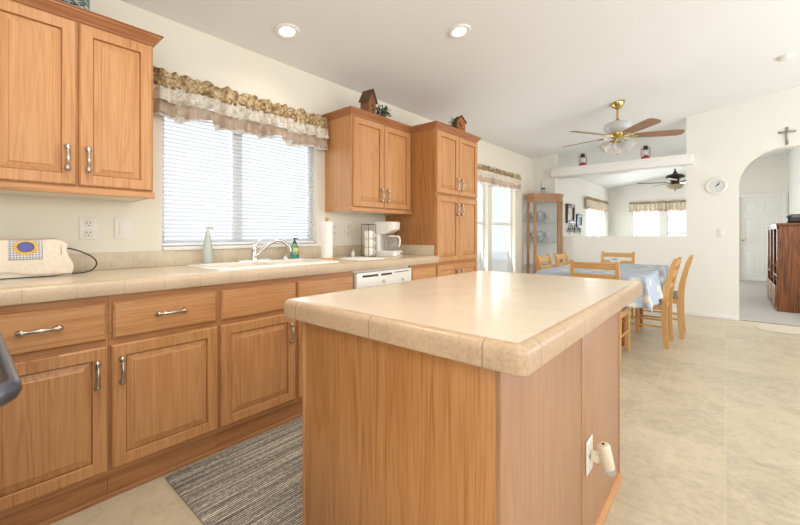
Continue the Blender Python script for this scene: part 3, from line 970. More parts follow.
# green dish soap
t = thing('soap_bottle', 'small pump bottle of teal hand soap with bright label behind the sink', 'soap bottle', (0.122, 1.650, CT + 0.0125))
mb = MB()
def oval(r0, z, f=0.62): return [Vector((r0 * f * cos(2 * pi * k / 20), r0 * sin(2 * pi * k / 20), z)) for k in range(20)]
mb.rings([oval(0.033, 0), oval(0.036, 0.004), oval(0.036, 0.036)]); mb.build('lower_bottle', 'teal', t, smooth=50)
mb = MB(); mb.rings([oval(0.036, 0.036), oval(0.0355, 0.07), oval(0.031, 0.090), oval(0.016, 0.108, 0.9), oval(0.013, 0.114, 1)]); mb.build('bottle', 'green_plastic', t, smooth=50)
for nm, ya, yb, za, zb, mt in (('label', -0.022, 0.022, 0.03, 0.078, plain('lime_label', (206, 214, 140), 0.5)), ('label_fruit', 0.006, 0.026, 0.032, 0.052, plain('orange_label', (226, 108, 62), 0.5)), ('label_leaf', -0.02, 0.0, 0.032, 0.048, plain('green_label', (86, 166, 110), 0.5))):
    mb = MB()
    of = 0.0006 if nm == 'label' else 0.0012
    mb.grid(8, 2, lambda u, v: Vector(((0.036 * 0.62 + of) * sqrt(max(0.0, 1 - ((ya + (yb - ya) * u) / 0.037) ** 2)) + 0.0004, ya + (yb - ya) * u, za + (zb - za) * v)))
    mb.build(nm, mt, t)
mb = MB(); mb.lathe([(0.014, 0.112), (0.014, 0.124), (0.006, 0.128), (0.0055, 0.142), (0.011, 0.144), (0.010, 0.152), (0.001, 0.153)], (0, 0, 0), 14); mb.tube([(0, 0, 0.148), (0.014, 0.008, 0.147), (0.026, 0.014, 0.142)], 0.004, 8); mb.build('pump', 'iron', t)

# paper towel holder
t = thing('paper_towel_holder', 'wooden paper towel holder carrying a tall white roll, right of sink', 'paper towel holder', (0.300, 1.815, CT))
mb = MB(); mb.lathe([(0.076, 0.0), (0.078, 0.004), (0.077, 0.012), (0.072, 0.016), (0.001, 0.016)], (0, 0, 0), 32); mb.build('base', 'chair', t)
mb = MB(); mb.lathe([(0.020, 0.0165), (0.042, 0.0165), (0.043, 0.02), (0.043, 0.285), (0.042, 0.288), (0.020, 0.288), (0.020, 0.0165)], (0, 0, 0), 32, cap0=False, cap1=False); mb.build('paper_roll', 'paper', t)
mb = MB(); mb.tube([(0, 0, 0.01), (0, 0, 0.30)], 0.008, 10); mb.sphere((0, 0, 0.308), 0.016); mb.build('post', 'chair', t, smooth=60)

# small cleaning bottle
t = thing('scrub_bottle', 'tiny white bottle on the counter left of the mugs', 'bottle', (0.13, 2.235, CT))
mb = MB(); mb.lathe([(0.017, 0), (0.018, 0.004), (0.017, 0.03), (0.008, 0.042), (0.006, 0.048)], (0, 0, 0), 16); mb.build('bottle', 'white', t, smooth=50)
mb = MB(); mb.lathe([(0.007, 0.046), (0.007, 0.058), (0.003, 0.068), (0.001, 0.069)], (0, 0, 0), 12); mb.build('cap', 'nickel', t, smooth=50)

# drying mat
mb = MB(); mb.rings([rrect(0.34, 0.59, 1.90, 2.17, 0.02, CT + 0.0008), rrect(0.338, 0.592, 1.898, 2.172, 0.02, CT + 0.006), rrect(0.345, 0.585, 1.905, 2.165, 0.02, CT + 0.010)])
m_ = mb.build('drying_mat', 'paper'); tag(m_, 'white dish drying mat on the counter above the dishwasher', 'mat')

# mug rack with three mugs
RX, RY = 0.305, 2.250
t = thing('mug_rack', 'black wire rack holding a stack of three white mugs', 'rack', (RX, RY, CT))
mb = MB()
hw = 0.043
for sx, sy in ((-1, -1), (1, -1), (1, 1), (-1, 1)):
    mb.tube([(sx * hw, sy * hw, 0.0), (sx * hw, sy * hw, 0.275)], 0.0022, 6)
for z in (0.008, 0.275):
    for a, b2 in (((-1, -1), (1, -1)), ((1, -1), (1, 1)), ((1, 1), (-1, 1)), ((-1, 1), (-1, -1))):
        mb.tube([(a[0] * hw, a[1] * hw, z), (b2[0] * hw, b2[1] * hw, z)], 0.0022, 6)
mb.tube([(-hw, 0, 0.008), (hw, 0, 0.008)], 0.0022, 6); mb.tube([(0, -hw, 0.008), (0, hw, 0.008)], 0.0022, 6)
mb.build('wire_frame', 'iron', t)
def mug(z, label):
    g = thing('coffee_mug', label, 'mug', (RX, RY, CT + z), 0, 'white mugs in the wire rack')
    mb = MB(); mb.lathe([(0.028, 0), (0.033, 0.003), (0.037, 0.02), (0.038, 0.070), (0.036, 0.070), (0.034, 0.02), (0.028, 0.008), (0.001, 0.007)], (0, 0, 0), 24); mb.build('cup', 'porcelain', g, smooth=50)
    mb = MB(); mb.tube([Vector((0.76 * (0.030 + 0.028 * sin(pi * k / 10)), 0.65 * (0.030 + 0.028 * sin(pi * k / 10)), 0.056 - 0.042 * k / 10)) for k in range(11)], 0.0045, 8); mb.build('handle', 'porcelain', g, smooth=60)
mug(0.0105, 'white coffee mug at the bottom of the black wire rack')
mug(0.081, 'white coffee mug in the middle of the black wire rack')
mug(0.1515, 'white coffee mug on top of the stack in the wire rack')

# coffee maker
t = thing('coffee_maker', 'white drip coffee maker beside the mug rack', 'coffee maker', (0.300, 2.480, CT), radians(18))
mb = MB(); mb.rings([rrect(-0.10, 0.12, -0.085, 0.085, 0.03, 0.0), rrect(-0.105, 0.125, -0.09, 0.09, 0.03, 0.006), rrect(-0.105, 0.125, -0.09, 0.09, 0.03, 0.042), rrect(-0.10, 0.118, -0.083, 0.083, 0.03, 0.05)]); mb.build('base', 'white', t, smooth=40)
mb = MB(); mb.rings([rrect(-0.105, -0.03, -0.088, 0.088, 0.02, 0.045), rrect(-0.105, -0.035, -0.088, 0.088, 0.02, 0.20)]); mb.build('water_tank', 'white', t, smooth=40)
mb = MB(); mb.rings([rrect(-0.105, 0.03, -0.088, 0.088, 0.03, 0.195), rrect(-0.105, 0.105, -0.088, 0.088, 0.05, 0.235), rrect(-0.105, 0.110, -0.088, 0.088, 0.05, 0.295), rrect(-0.098, 0.100, -0.080, 0.080, 0.05, 0.303)]); mb.build('brew_housing', 'white', t, smooth=40)
mb = MB(); mb.box(0.1235, 0.127, 0.02, 0.05, 0.016, 0.03, 0.001); mb.build('power_switch', 'black', t)
g = thing('coffee_carafe', 'glass coffee carafe on the plate of the white coffee maker', 'carafe', (0.300 + 0.048 * cos(radians(18)), 2.480 + 0.048 * sin(radians(18)), CT + 0.0515), radians(18))
mb = MB(); mb.lathe([(0.045, 0.0), (0.058, 0.006), (0.062, 0.04), (0.058, 0.085), (0.046, 0.115), (0.046, 0.122)], (0, 0, 0), 24, cap1=False); mb.build('glass_jug', 'carafe', g, smooth=60)
mb = MB(); mb.lathe([(0.047, 0.120), (0.048, 0.126), (0.030, 0.134), (0.001, 0.136)], (0, 0, 0), 24); mb.build('lid', 'white', g, smooth=40)
mb = MB(); mb.tube([(0.03, 0.040, 0.122), (0.045, 0.062, 0.118), (0.05, 0.070, 0.09), (0.048, 0.068, 0.05), (0.04, 0.055, 0.025)], [0.010, 0.011, 0.011, 0.010, 0.008], 10); mb.build('handle', 'white', g, smooth=60)

# toaster under a towel
t = thing('toaster', 'low white toaster mostly hidden under an embroidered cream towel', 'toaster', (0.16, 0.19, CT))
mb = MB(); mb.rings([rrect(-0.078, 0.078, -0.16, 0.120, 0.03, 0.004), rrect(-0.082, 0.082, -0.165, 0.125, 0.035, 0.012), rrect(-0.080, 0.080, -0.165, 0.125, 0.035, 0.13), rrect(-0.06, 0.06, -0.15, 0.110, 0.035, 0.157)]); mb.build('body', 'white', t, smooth=50)
mb = MB()
for sx in (-1, 1):
    for sy in (-1, 1): mb.lathe([(0.010, 0), (0.010, 0.006)], (sx * 0.06, -0.02 + sy * 0.11, 0), 10)
mb.build('foot', 'dark', t)
t = thing('dish_towel', 'cream terry towel embroidered with a sunflower, draped over the toaster', 'towel', (0.16, 0.19, CT))
def towel(u, v):
    # u along Y, v over the top from back to front
    y = -0.175 + 0.325 * u
    s = v * 0.50 - 0.145      # arc length: back drop, top, front drop
    top = 0.166 + 0.004 * sin(u * 9) - 0.030 * max(0.0, (u - 0.80) / 0.2) ** 2
    half, r = 0.088, 0.03
    fr = s - 0.21
    if s < 0: x, z = -half - 0.004, top + s
    elif s < 0.176: x, z = -half + s, top + 0.006 * sin(pi * s / 0.176)
    else:
        q = s - 0.176
        x, z = half + 0.004 + 0.016 * sin(pi * min(1, q / 0.18)) * 0.6 + 0.004 * sin(u * 11), top - q
    hem = 0.012 + 0.022 * max(0.0, 1 - abs(u - 0.42) / 0.5) * (0.6 + 0.4 * sin(u * 7))
    z = max(z, hem)
    y += (0.012 * sin(z * 40) if u > 0.9 else 0)
    return Vector((x, y, z))
mb = MB(); mb.grid(40, 60, towel)
mb.build('cloth', 'towel', t, smooth=180, solid=0.004)
# embroidered square: gingham, petals and centre lie on the front face of the towel
def on_front(y, z, off=0.003):
    u = (y + 0.175) / 0.325
    q = 0.166 - z
    return Vector((0.092 + 0.016 * sin(pi * min(1, max(0, q) / 0.18)) * 0.6 + 0.004 * sin(u * 11) + off, y, z))
mb = MB(); mb.grid(12, 8, lambda u, v: on_front(-0.054 + 0.108 * u, 0.082 + 0.082 * v)); mb.build('gingham_patch', 'gingham', t, solid=0.001)
mb = MB()
cy, cz = 0.000, 0.136
pts = []
for k in range(72):
    a = 2 * pi * k / 72
    rr = 1.0 + 0.16 * cos(a * 18)
    pts.append((cy + 0.041 * rr * cos(a), min(0.164, cz + 0.032 * rr * sin(a))))
cvert = mb.bm.verts.new(on_front(cy, cz, 0.0048)); ring = [mb.bm.verts.new(on_front(y, z, 0.0042)) for y, z in pts]
for i in range(72): mb.bm.faces.new((cvert, ring[i], ring[(i + 1) % 72]))
mb.build('sunflower_petals', 'sun_yellow', t)
for nm, r1, of, mt in (('sunflower_rim', 0.0275, 0.0056, 'thread'), ('sunflower_centre', 0.0255, 0.0064, 'sun_blue')):
    mb = MB(); cvert = mb.bm.verts.new(on_front(cy, cz + 0.002, of + 0.001)); ring = [mb.bm.verts.new(on_front(cy + r1 * cos(2 * pi * i / 32), cz + 0.002 + 0.80 * r1 * sin(2 * pi * i / 32), of)) for i in range(32)]
    for i in range(32): mb.bm.faces.new((cvert, ring[i], ring[(i + 1) % 32]))
    mb.build(nm, mt, t)
def spline(P, n=8):
    P = [Vector(p) for p in P]; out = []
    for i in range(len(P) - 1):
        p0, p1, p2, p3 = P[max(0, i - 1)], P[i], P[i + 1], P[min(len(P) - 1, i + 2)]
        for k in range(n):
            q = k / n
            out.append(0.5 * ((2 * p1) + (p2 - p0) * q + (2 * p0 - 5 * p1 + 4 * p2 - p3) * q * q + (3 * p1 - p0 - 3 * p2 + p3) * q ** 3))
    return out + [P[-1]]
mb = MB(); mb.tube(spline([(0.20, 0.328, CT + 0.13), (0.20, 0.375, CT + 0.115), (0.21, 0.425, CT + 0.085), (0.215, 0.445, CT + 0.055), (0.215, 0.435, CT + 0.025), (0.21, 0.40, CT + 0.008), (0.20, 0.350, CT + 0.006)]), 0.0032, 8)
o = mb.build('power_cord', 'cord', smooth=60); tag(o, 'dark cord looping out from the right end of toaster', 'cord')

# decorations on the cabinets
t = thing('decorative_tin', 'blue and green printed tin on top of the far left upper cabinet', 'tin', (0.23, 0.355, 2.110))
mb = MB(); mb.box(-0.07, 0.07, -0.05, 0.05, 0.0, 0.13, 0.008); mb.build('body', 'tin', t)
mb = MB(); mb.box(-0.073, 0.073, -0.053, 0.053, 0.1305, 0.15, 0.008); mb.build('lid', 'tin', t)

def birdhouse(name, label, loc, rot, w, d_, h, roofh, body, roof):
    t = thing(name, label, 'birdhouse', loc, rot)
    mb = MB(); mb.prism([(-w / 2, 0), (w / 2, 0), (w / 2, h), (0, h + roofh), (-w / 2, h)], lambda u, v, q: (q, u, v), -d_ / 2, d_ / 2); mb.build('house', body, t, smooth=0)
    mb = MB()
    e = 0.012; th = 0.008
    sl = roofh / (w / 2)
    for s in (-1, 1):
        mb.prism([(0, h + roofh + 0.002), (s * (w / 2 + e), h - sl * e + 0.002), (s * (w / 2 + e), h - sl * e + 0.002 + th), (0, h + roofh + 0.002 + th)], lambda u, v, q: (q, u, v), -d_ / 2 - e, d_ / 2 + e)
    mb.build('roof', roof, t, smooth=0)
    mb = MB()
    mb.lathe([(w * 0.13, -0.001), (w * 0.13, 0.002)], (d_ / 2, 0, h * 0.72), 14, Matrix.Rotation(pi / 2, 4, 'Y'))
    mb.box(d_ / 2 - 0.001, d_ / 2 + 0.002, -w * 0.12, w * 0.12, 0.005, h * 0.42)
    mb.build('entrance', 'dark', t, smooth=0)
    mb = MB(); mb.tube([(d_ / 2, 0, h * 0.52), (d_ / 2 + 0.025, 0, h * 0.52)], 0.004, 8); mb.build('perch', roof, t)
    return t
def tuft(n, R, h, leaf, base=(0, 0, 0)):
    mb = MB()
    for i in range(n):
        a = random.uniform(0, 2 * pi); rr = R * sqrt(random.random()); z = h * random.uniform(0.1, 1.0)
        p = Vector((base[0] + rr * cos(a), base[1] + rr * sin(a), base[2] + z))
        dv = Vector((cos(a) + random.uniform(-.6, .6), sin(a) + random.uniform(-.6, .6), random.uniform(-.3, .9))).normalized()
        sd = dv.cross(Vector((random.random(), random.random(), 1))).normalized()
        L = leaf * random.uniform(0.7, 1.3)
        nn = dv.cross(sd).normalized() * L * 0.12
        v = [mb.bm.verts.new(q) for q in (p, p + dv * L * .5 + sd * L * .28 + nn, p + dv * L, p + dv * L * .5 - sd * L * .28 + nn)]
        mb.bm.faces.new(v)
    return mb
birdhouse('birdhouse', 'brown wooden birdhouse with steep roof on the cabinet right of the window', (0.275, 2.275, 2.0845), radians(6), 0.092, 0.095, 0.175, 0.085, 'bird_wood', 'bird_roof')
t = thing('potted_plant', 'small green plant in a dark pot beside the brown birdhouse', 'plant', (0.285, 2.435, 2.0845))
mb = MB(); mb.lathe([(0.024, 0), (0.032, 0.05), (0.036, 0.085), (0.030, 0.085), (0.001, 0.08)], (0, 0, 0), 16); mb.build('pot', 'pot', t)
tuft(130, 0.055, 0.10, 0.034, (0, 0, 0.065)).build('foliage', 'leaf', t, smooth=0)
t = birdhouse('birdhouse', 'tiny orange birdhouse wrapped in green leaves on the tall pantry', (0.58, 3.24, 2.0855), radians(-25), 0.095, 0.07, 0.145, 0.055, 'bird_orange', 'bird_roof')
mb = tuft(120, 0.040, 0.185, 0.034, (0.0, -0.055, 0.0)); mb.build('foliage', 'leaf', t, smooth=0)

# ================================================================== WINDOW DRESSING
def valance(label, P0, dirv, outv, L, tiers, waves, group, seedv=0):
    """tiers: (name, mat, ztop, zbot, out, amp, scallop)"""
    t = thing('window_valance', label, 'valance', P0, 0, group)
    rnd = random.Random(seedv)
    ph = [rnd.uniform(0, 6.28) for _ in range(8)]
    D, O = Vector(dirv), Vector(outv)
    for (nm, mt, z1, z0, out, amp, sc) in tiers:
        mb = MB()
        nu = int(max(60, waves * 22))
        def f(u, v, z1=z1, z0=z0, out=out, amp=amp, sc=sc):
            a = u * waves * 2 * pi
            wob = sin(a + 1.3 * sin(a * 0.31 + ph[0]) + ph[1]) + 0.45 * sin(a * 1.73 + ph[2]) + 0.3 * sin(a * 3.1 + ph[3] + v * 3)
            zz0 = z0 + sc * (0.6 * sin(a * 0.27 + ph[4]) + 0.6 * sin(a * 0.5 + ph[5]))
            zz1 = z1 + (0.007 * sin(a * 0.9 + ph[6]) + 0.006 * sin(a * 2.1 + ph[7]) if nm == 'header_ruffle' else 0)
            z = zz1 + (zz0 - zz1) * v
            k = out + amp * 1.25 * wob * (0.25 + 0.75 * (v if nm != 'header_ruffle' else abs(v - .4) * 1.5)) + 0.010 * v
            return D * (u * L) + O * max(0.012, k) + Vector((0, 0, z - P0[2]))
        mb.grid(nu, 8, f)
        mb.build(nm, mt, t, smooth=180, solid=0.002)
    mb = MB()
    a = O * 0.045 + Vector((0, 0, tiers[0][2] - 0.03 - P0[2]))
    mb.tube([a + D * 0.01, a + D * (L - 0.01)], 0.008, 8)
    mb.tube([D * 0.02 + Vector((0, 0, a.z)), a + D * 0.02], 0.006, 8)
    mb.tube([D * (L - 0.02) + Vector((0, 0, a.z)), a + D * (L - 0.02)], 0.006, 8)
    mb.build('curtain_rod', 'trim', t)
    return t
G = 'ruffled window valances'
valance('long three tier ruffled valance over the kitchen sink window', (0.0, 0.70, 2.0), (0, 1, 0), (1, 0, 0), 1.322,
        [('header_ruffle', 'val_top', 2.096, 1.995, 0.066, 0.018, 0.008), ('middle_ruffle', 'val_mid', 2.008, 1.908, 0.072, 0.024, 0.012),
         ('lower_ruffle', 'val_low', 1.922, 1.836, 0.060, 0.024, 0.016), ('hem_ruffle', 'val_hem', 1.846, 1.818, 0.060, 0.024, 0.016)], 10, G, 3)
valance('ruffled valance over the bright dining window beside the pantry', (0.0, 4.0, 2.0), (0, 1, 0), (1, 0, 0), 1.98,
        [('header_ruffle', 'val_top', 2.075, 2.005, 0.055, 0.012, 0.004), ('middle_ruffle', 'val_mid', 2.010, 1.905, 0.058, 0.011, 0.006),
         ('lower_ruffle', 'val_low', 1.915, 1.845, 0.050, 0.010, 0.008), ('hem_ruffle', 'val_hem', 1.855, 1.815, 0.046, 0.010, 0.010)], 22, G, 5)
valance('short ruffled valance over the living room side window by the wall pictures', (0.0, 9.75, 1.9), (0, 1, 0), (1, 0, 0), 2.2,
        [('header_ruffle', 'val_top', 2.03, 1.96, 0.055, 0.016, 0.004), ('middle_ruffle', 'val_mid', 1.97, 1.79, 0.058, 0.024, 0.012), ('hem_ruffle', 'val_low', 1.80, 1.745, 0.05, 0.024, 0.014)], 20, G, 7)
valance('wide ruffled valance over the double window on the living room end wall', (0.52, 12.4, 1.9), (1, 0, 0), (0, -1, 0), 1.65,
        [('header_ruffle', 'val_top', 2.01, 1.955, 0.055, 0.016, 0.004), ('middle_ruffle', 'val_mid', 1.965, 1.775, 0.058, 0.028, 0.014), ('hem_ruffle', 'val_low', 1.785, 1.745, 0.05, 0.028, 0.014)], 20, G, 9)

# horizontal blind in the sink window
t = thing('window_blind', 'white horizontal slat blind lowered across the kitchen sink window', 'blind', (-0.035, (KW[0] + KW[1]) / 2, KW[2]))
mb = MB()
ya, yb = KW[0] + 0.007, KW[1] - 0.007
z = 1.085
tl = radians(22)
while z < 2.00:
    hw = 0.0132
    # gently crowned slat, room side edge lower
    lp = []
    for k in range(5):
        s = -1 + k / 2
        lp.append((-0.035 + hw * s * cos(tl) , z - hw * s * sin(tl) + 0.0018 * (1 - s * s)))
    mb.rings([[Vector((x, y, zz)) for x, zz in lp] + [Vector((x, y, zz - 0.0006)) for x, zz in reversed(lp)] for y in (ya, yb)])
    z += 0.0255
mb.build('slats', 'slat', t, world=True, smooth=30)
mb = MB(); mb.box(-0.052, -0.018, ya, yb, 1.052, 1.068, 0.003); mb.build('bottom_rail', 'vinyl', t, world=True)
mb = MB(); mb.box(-0.058, -0.010, ya - 0.003, yb + 0.003, 2.015, 2.055, 0.003); mb.build('head_rail', 'vinyl', t, world=True)
for y in (0.93, 1.26, 1.37, 1.80):
    mb = MB(); mb.tube([(-0.022, y, 1.06), (-0.022, y, 2.03)], 0.0011, 6); mb.build('ladder_cord', 'vinyl', t, world=True)

# ================================================================== CEILING
def recessed(x, y, label, power=7):
    z = ceil_z(x)
    t = thing('ceiling_light', label, 'light', (x, y, z), 0, 'recessed ceiling lights over the kitchen')
    t.rotation_euler = (0, -math.atan(0.143), 0)
    mb = MB(); mb.lathe([(0.050, -0.004), (0.060, -0.010), (0.076, -0.010), (0.082, -0.005), (0.083, 0.0)], (0, 0, 0), 32, cap0=False, cap1=False); mb.build('trim_ring', 'trim', t, smooth=50)
    mb = MB(); mb.lathe([(0.001, -0.005), (0.050, -0.005), (0.050, -0.001), (0.001, -0.001)], (0, 0, 0), 32); mb.build('lens', 'lamp_on', t)
    l = bpy.data.lights.new('recessed_lamp', 'SPOT'); l.energy = power; l.spot_size = radians(140); l.spot_blend = 0.9; l.shadow_soft_size = 0.06; l.color = (1.0, 0.95, 0.87)
    o = bpy.data.objects.new('recessed_lamp', l); COL.objects.link(o); o.location = (x, y, z - 0.03)
recessed(0.35, 1.44, 'round lit recessed ceiling light above the sink, left of the two')
recessed(1.12, 2.375, 'round lit recessed ceiling light beyond the island, right of the two')
for x_, y_, lab in ((1.05, 0.35, 'added unseen recessed ceiling light over the floor in front of the toaster counter'), (2.25, 1.35, 'added unseen recessed ceiling light above the island'),
                    (2.25, 0.15, 'added unseen recessed ceiling light above the camera end of the kitchen'), (3.3, 1.9, 'added unseen recessed ceiling light over the open floor right of the island'), (3.4, 3.6, 'added unseen recessed ceiling light between the island and the archway')):
    recessed(x_, y_, lab, 36 if x_ < 2 else (24 if x_ < 3 else 10))  # lamps added out of view for more light from above
t = thing('smoke_detector', 'small round white smoke detector on the ceiling at upper right', 'smoke detector', (3.04, 5.30, ceil_z(3.04)))
t.rotation_euler = (0, -math.atan(0.143), 0)
mb = MB(); mb.lathe([(0.065, 0), (0.066, -0.015), (0.058, -0.030), (0.03, -0.036), (0.001, -0.037)], (0, 0, 0), 28); mb.build('housing', 'plate', t, smooth=50)
mb = MB(); mb.lathe([(0.018, -0.035), (0.017, -0.039), (0.001, -0.040)], (0, 0, 0), 16); mb.build('sensor_cap', 'plate', t, smooth=50)

def fan_blades(t, R, z, th0, mat, inner=0.11, bracket='brass', pitch=13):
    for k in range(5):
        A = Matrix.Rotation(radians(th0 + 72 * k), 4, 'Z') @ Matrix.Translation((0, 0, z)) @ Matrix.Rotation(radians(-pitch), 4, 'X')
        outline = [(inner + 0.06, -0.052), (R * 0.6, -0.066), (R - 0.05, -0.070), (R - 0.012, -0.052), (R, -0.025), (R, 0.025), (R - 0.012, 0.052), (R - 0.05, 0.070), (R * 0.6, 0.066), (inner + 0.06, 0.052), (inner + 0.04, 0.0)]
        mb = MB(); mb.prism(outline, lambda u, v, w: A @ Vector((u, v, w)), -0.003, 0.004)
        b = mb.build('fan_blade', mat, t, smooth=0)
        mb = MB()
        br = [(0.05, -0.014), (inner, -0.012), (inner + 0.03, -0.036), (inner + 0.09, -0.034), (inner + 0.12, 0.0), (inner + 0.09, 0.034), (inner + 0.03, 0.036), (inner, 0.012), (0.05, 0.014)]
        mb.prism(br, lambda u, v, w: A @ Vector((u, v, w)), -0.009, -0.0035)
        mb.build('blade_bracket', bracket, b)

# dining room fan
FXc, FYc = 1.620, 5.06
hz = ceil_z(FXc)
t = thing('ceiling_fan', 'brass ceiling fan with brown blades and four white glass shades over dining table', 'ceiling fan', (FXc, FYc, hz))
mb = MB(); mb.lathe([(0.078, 0.012), (0.080, 0.0), (0.074, -0.025), (0.052, -0.055), (0.026, -0.075), (0.020, -0.082)], (0, 0, 0), 28, Matrix.Rotation(-math.atan(0.143), 4, 'Y')); mb.build('canopy', 'brass', t, smooth=50)
mb = MB(); mb.tube([(0, 0, -0.06), (0, 0, -0.24)], 0.013, 12); mb.lathe([(0.013, -0.19), (0.024, -0.20), (0.03, -0.225), (0.05, -0.235)], (0, 0, 0), 20); mb.build('downrod', 'brass', t, smooth=50)
mb = MB(); mb.lathe([(0.05, -0.228), (0.10, -0.235), (0.135, -0.255), (0.148, -0.285), (0.140, -0.320), (0.112, -0.348), (0.08, -0.358)], (0, 0, 0), 60, rib=(30, 0.012)); mb.build('motor_housing', 'ribbed', t, smooth=60)
mb = MB(); mb.lathe([(0.035, -0.24), (0.10, -0.27), (0.10, -0.33), (0.035, -0.35)], (0, 0, 0), 24); mb.build('motor', 'nickel', t, smooth=40)
BZ = 2.275 - hz
mb = MB(); mb.lathe([(0.080, -0.356), (0.084, -0.372), (0.070, -0.402), (0.05, -0.42), (0.055, -0.45), (0.042, -0.48), (0.012, -0.495), (0.001, -0.497)], (0, 0, 0), 28); mb.build('switch_housing', 'brass', t, smooth=50)
fan_blades(t, 0.67, BZ, 24, 'blade')
for k in range(4):
    a = radians(20 + 90 * k)
    d_ = Vector((cos(a), sin(a), 0))
    A = Matrix.Translation(Vector((0, 0, -0.445)) + d_ * 0.045) @ Matrix.Rotation(a, 4, 'Z') @ Matrix.Rotation(radians(180 - 52), 4, 'Y')
    mb = MB(); mb.lathe([(0.018, 0.035), (0.026, 0.045), (0.046, 0.075), (0.055, 0.105), (0.056, 0.125), (0.064, 0.148), (0.062, 0.148), (0.053, 0.125), (0.052, 0.105), (0.043, 0.076), (0.022, 0.046)], (0, 0, 0), 30, A, cap0=False, cap1=False, rib=(10, 0.02))
    s = mb.build('lamp_shade', 'shade', t, smooth=60)
    mb = MB(); mb.lathe([(0.012, -0.02), (0.014, 0.01), (0.024, 0.03), (0.025, 0.046), (0.018, 0.048)], (0, 0, 0), 16, A); mb.build('socket_arm', 'brass', s, smooth=50)
mb = MB(); mb.tube([(0.0, 0.0, -0.495), (0.0, 0.0, -0.60)], 0.0025, 6); mb.sphere((0, 0, -0.61), 0.010, 10); mb.build('pull_chain', 'brass', t)

# living room fan
gx, gy = 1.765, 9.97
gz = ceil_z(gx)
t = thing('ceiling_fan', 'dark bronze ceiling fan with amber bowl light in the living room', 'ceiling fan', (gx, gy, gz))
mb = MB(); mb.lathe([(0.07, 0.01), (0.07, -0.01), (0.03, -0.07), (0.02, -0.075)], (0, 0, 0), 24, Matrix.Rotation(-math.atan(0.143), 4, 'Y')); mb.build('canopy', 'bronze', t, smooth=50)
mb = MB(); mb.tube([(0, 0, -0.05), (0, 0, -0.27)], 0.014, 12); mb.build('downrod', 'bronze', t)
mb = MB(); mb.lathe([(0.02, -0.22), (0.035, -0.26), (0.06, -0.285), (0.15, -0.31), (0.175, -0.345), (0.165, -0.375), (0.09, -0.40), (0.07, -0.46), (0.085, -0.50), (0.10, -0.515)], (0, 0, 0), 28); mb.build('motor_housing', 'bronze', t, smooth=50)
fan_blades(t, 0.70, -0.46, 200, 'bronze', bracket='bronze')
mb = MB(); mb.lathe([(0.16, -0.515), (0.158, -0.53), (0.13, -0.575), (0.08, -0.61), (0.02, -0.625), (0.001, -0.626)], (0, 0, 0), 28); mb.build('light_bowl', 'amber_bowl', t, smooth=50)
mb = MB(); mb.lathe([(0.012, -0.622), (0.014, -0.638), (0.004, -0.655), (0.001, -0.656)], (0, 0, 0), 14); mb.build('finial', 'bronze', t, smooth=50)

# ================================================================== FAR WALL ITEMS
t = thing('wall_clock', 'round white wall clock with grey dial between opening and archway', 'clock', (2.49, pz, 1.768))
RX90 = Matrix.Rotation(pi / 2, 4, 'X')
mb = MB(); mb.lathe([(0.112, 0.0), (0.114, 0.012), (0.108, 0.022), (0.092, 0.026), (0.084, 0.020), (0.082, 0.012), (0.001, 0.012)], (0, 0, 0), 40, RX90); mb.build('rim', 'plate', t, smooth=40)
mb = MB(); mb.lathe([(0.001, 0.013), (0.082, 0.013), (0.082, 0.0145), (0.001, 0.0145)], (0, 0, 0), 40, RX90); f = mb.build('dial', plain('pale_grey_dial', (218, 219, 218), 0.5, vary=0.02), t)
mb = MB()
for k in range(12):
    a = k * pi / 6
    R = Matrix.Rotation(a, 4, 'Y')
    mb.box(-0.003, 0.003, -0.0165, -0.0145, 0.064, 0.074, M4=R)
mb.build('hour_marks', 'nickel', f, smooth=0)
mb = MB(); mb.box(-0.004, 0.004, -0.018, -0.0165, -0.01, 0.042, M4=Matrix.Rotation(radians(55), 4, 'Y')); mb.box(-0.003, 0.003, -0.02, -0.018, -0.01, 0.062, M4=Matrix.Rotation(radians(35), 4, 'Y')); mb.build('hands', 'dark', f, smooth=0)

t = thing('crucifix', 'small dark crucifix on the wall above the archway', 'cross', (3.157, pz, 2.335))
mb = MB(); mb.box(-0.011, 0.011, -0.014, -0.001, -0.115, 0.10, 0.002); mb.box(-0.075, 0.075, -0.014, -0.001, 0.030, 0.052, 0.002); mb.build('cross', plain('dark_grey_cross', (134, 130, 126), 0.5), t)
mb = MB()
mb.tube([(0, -0.018, -0.06), (0, -0.022, -0.02), (0, -0.020, 0.03)], [0.006, 0.008, 0.011], 8); mb.sphere((0, -0.024, 0.05), 0.009, 10)
mb.tube([(-0.058, -0.017, 0.05), (0, -0.019, 0.026), (0.058, -0.017, 0.05)], [0.004, 0.006, 0.004], 8)
mb.build('figure', 'nickel', t, smooth=60)

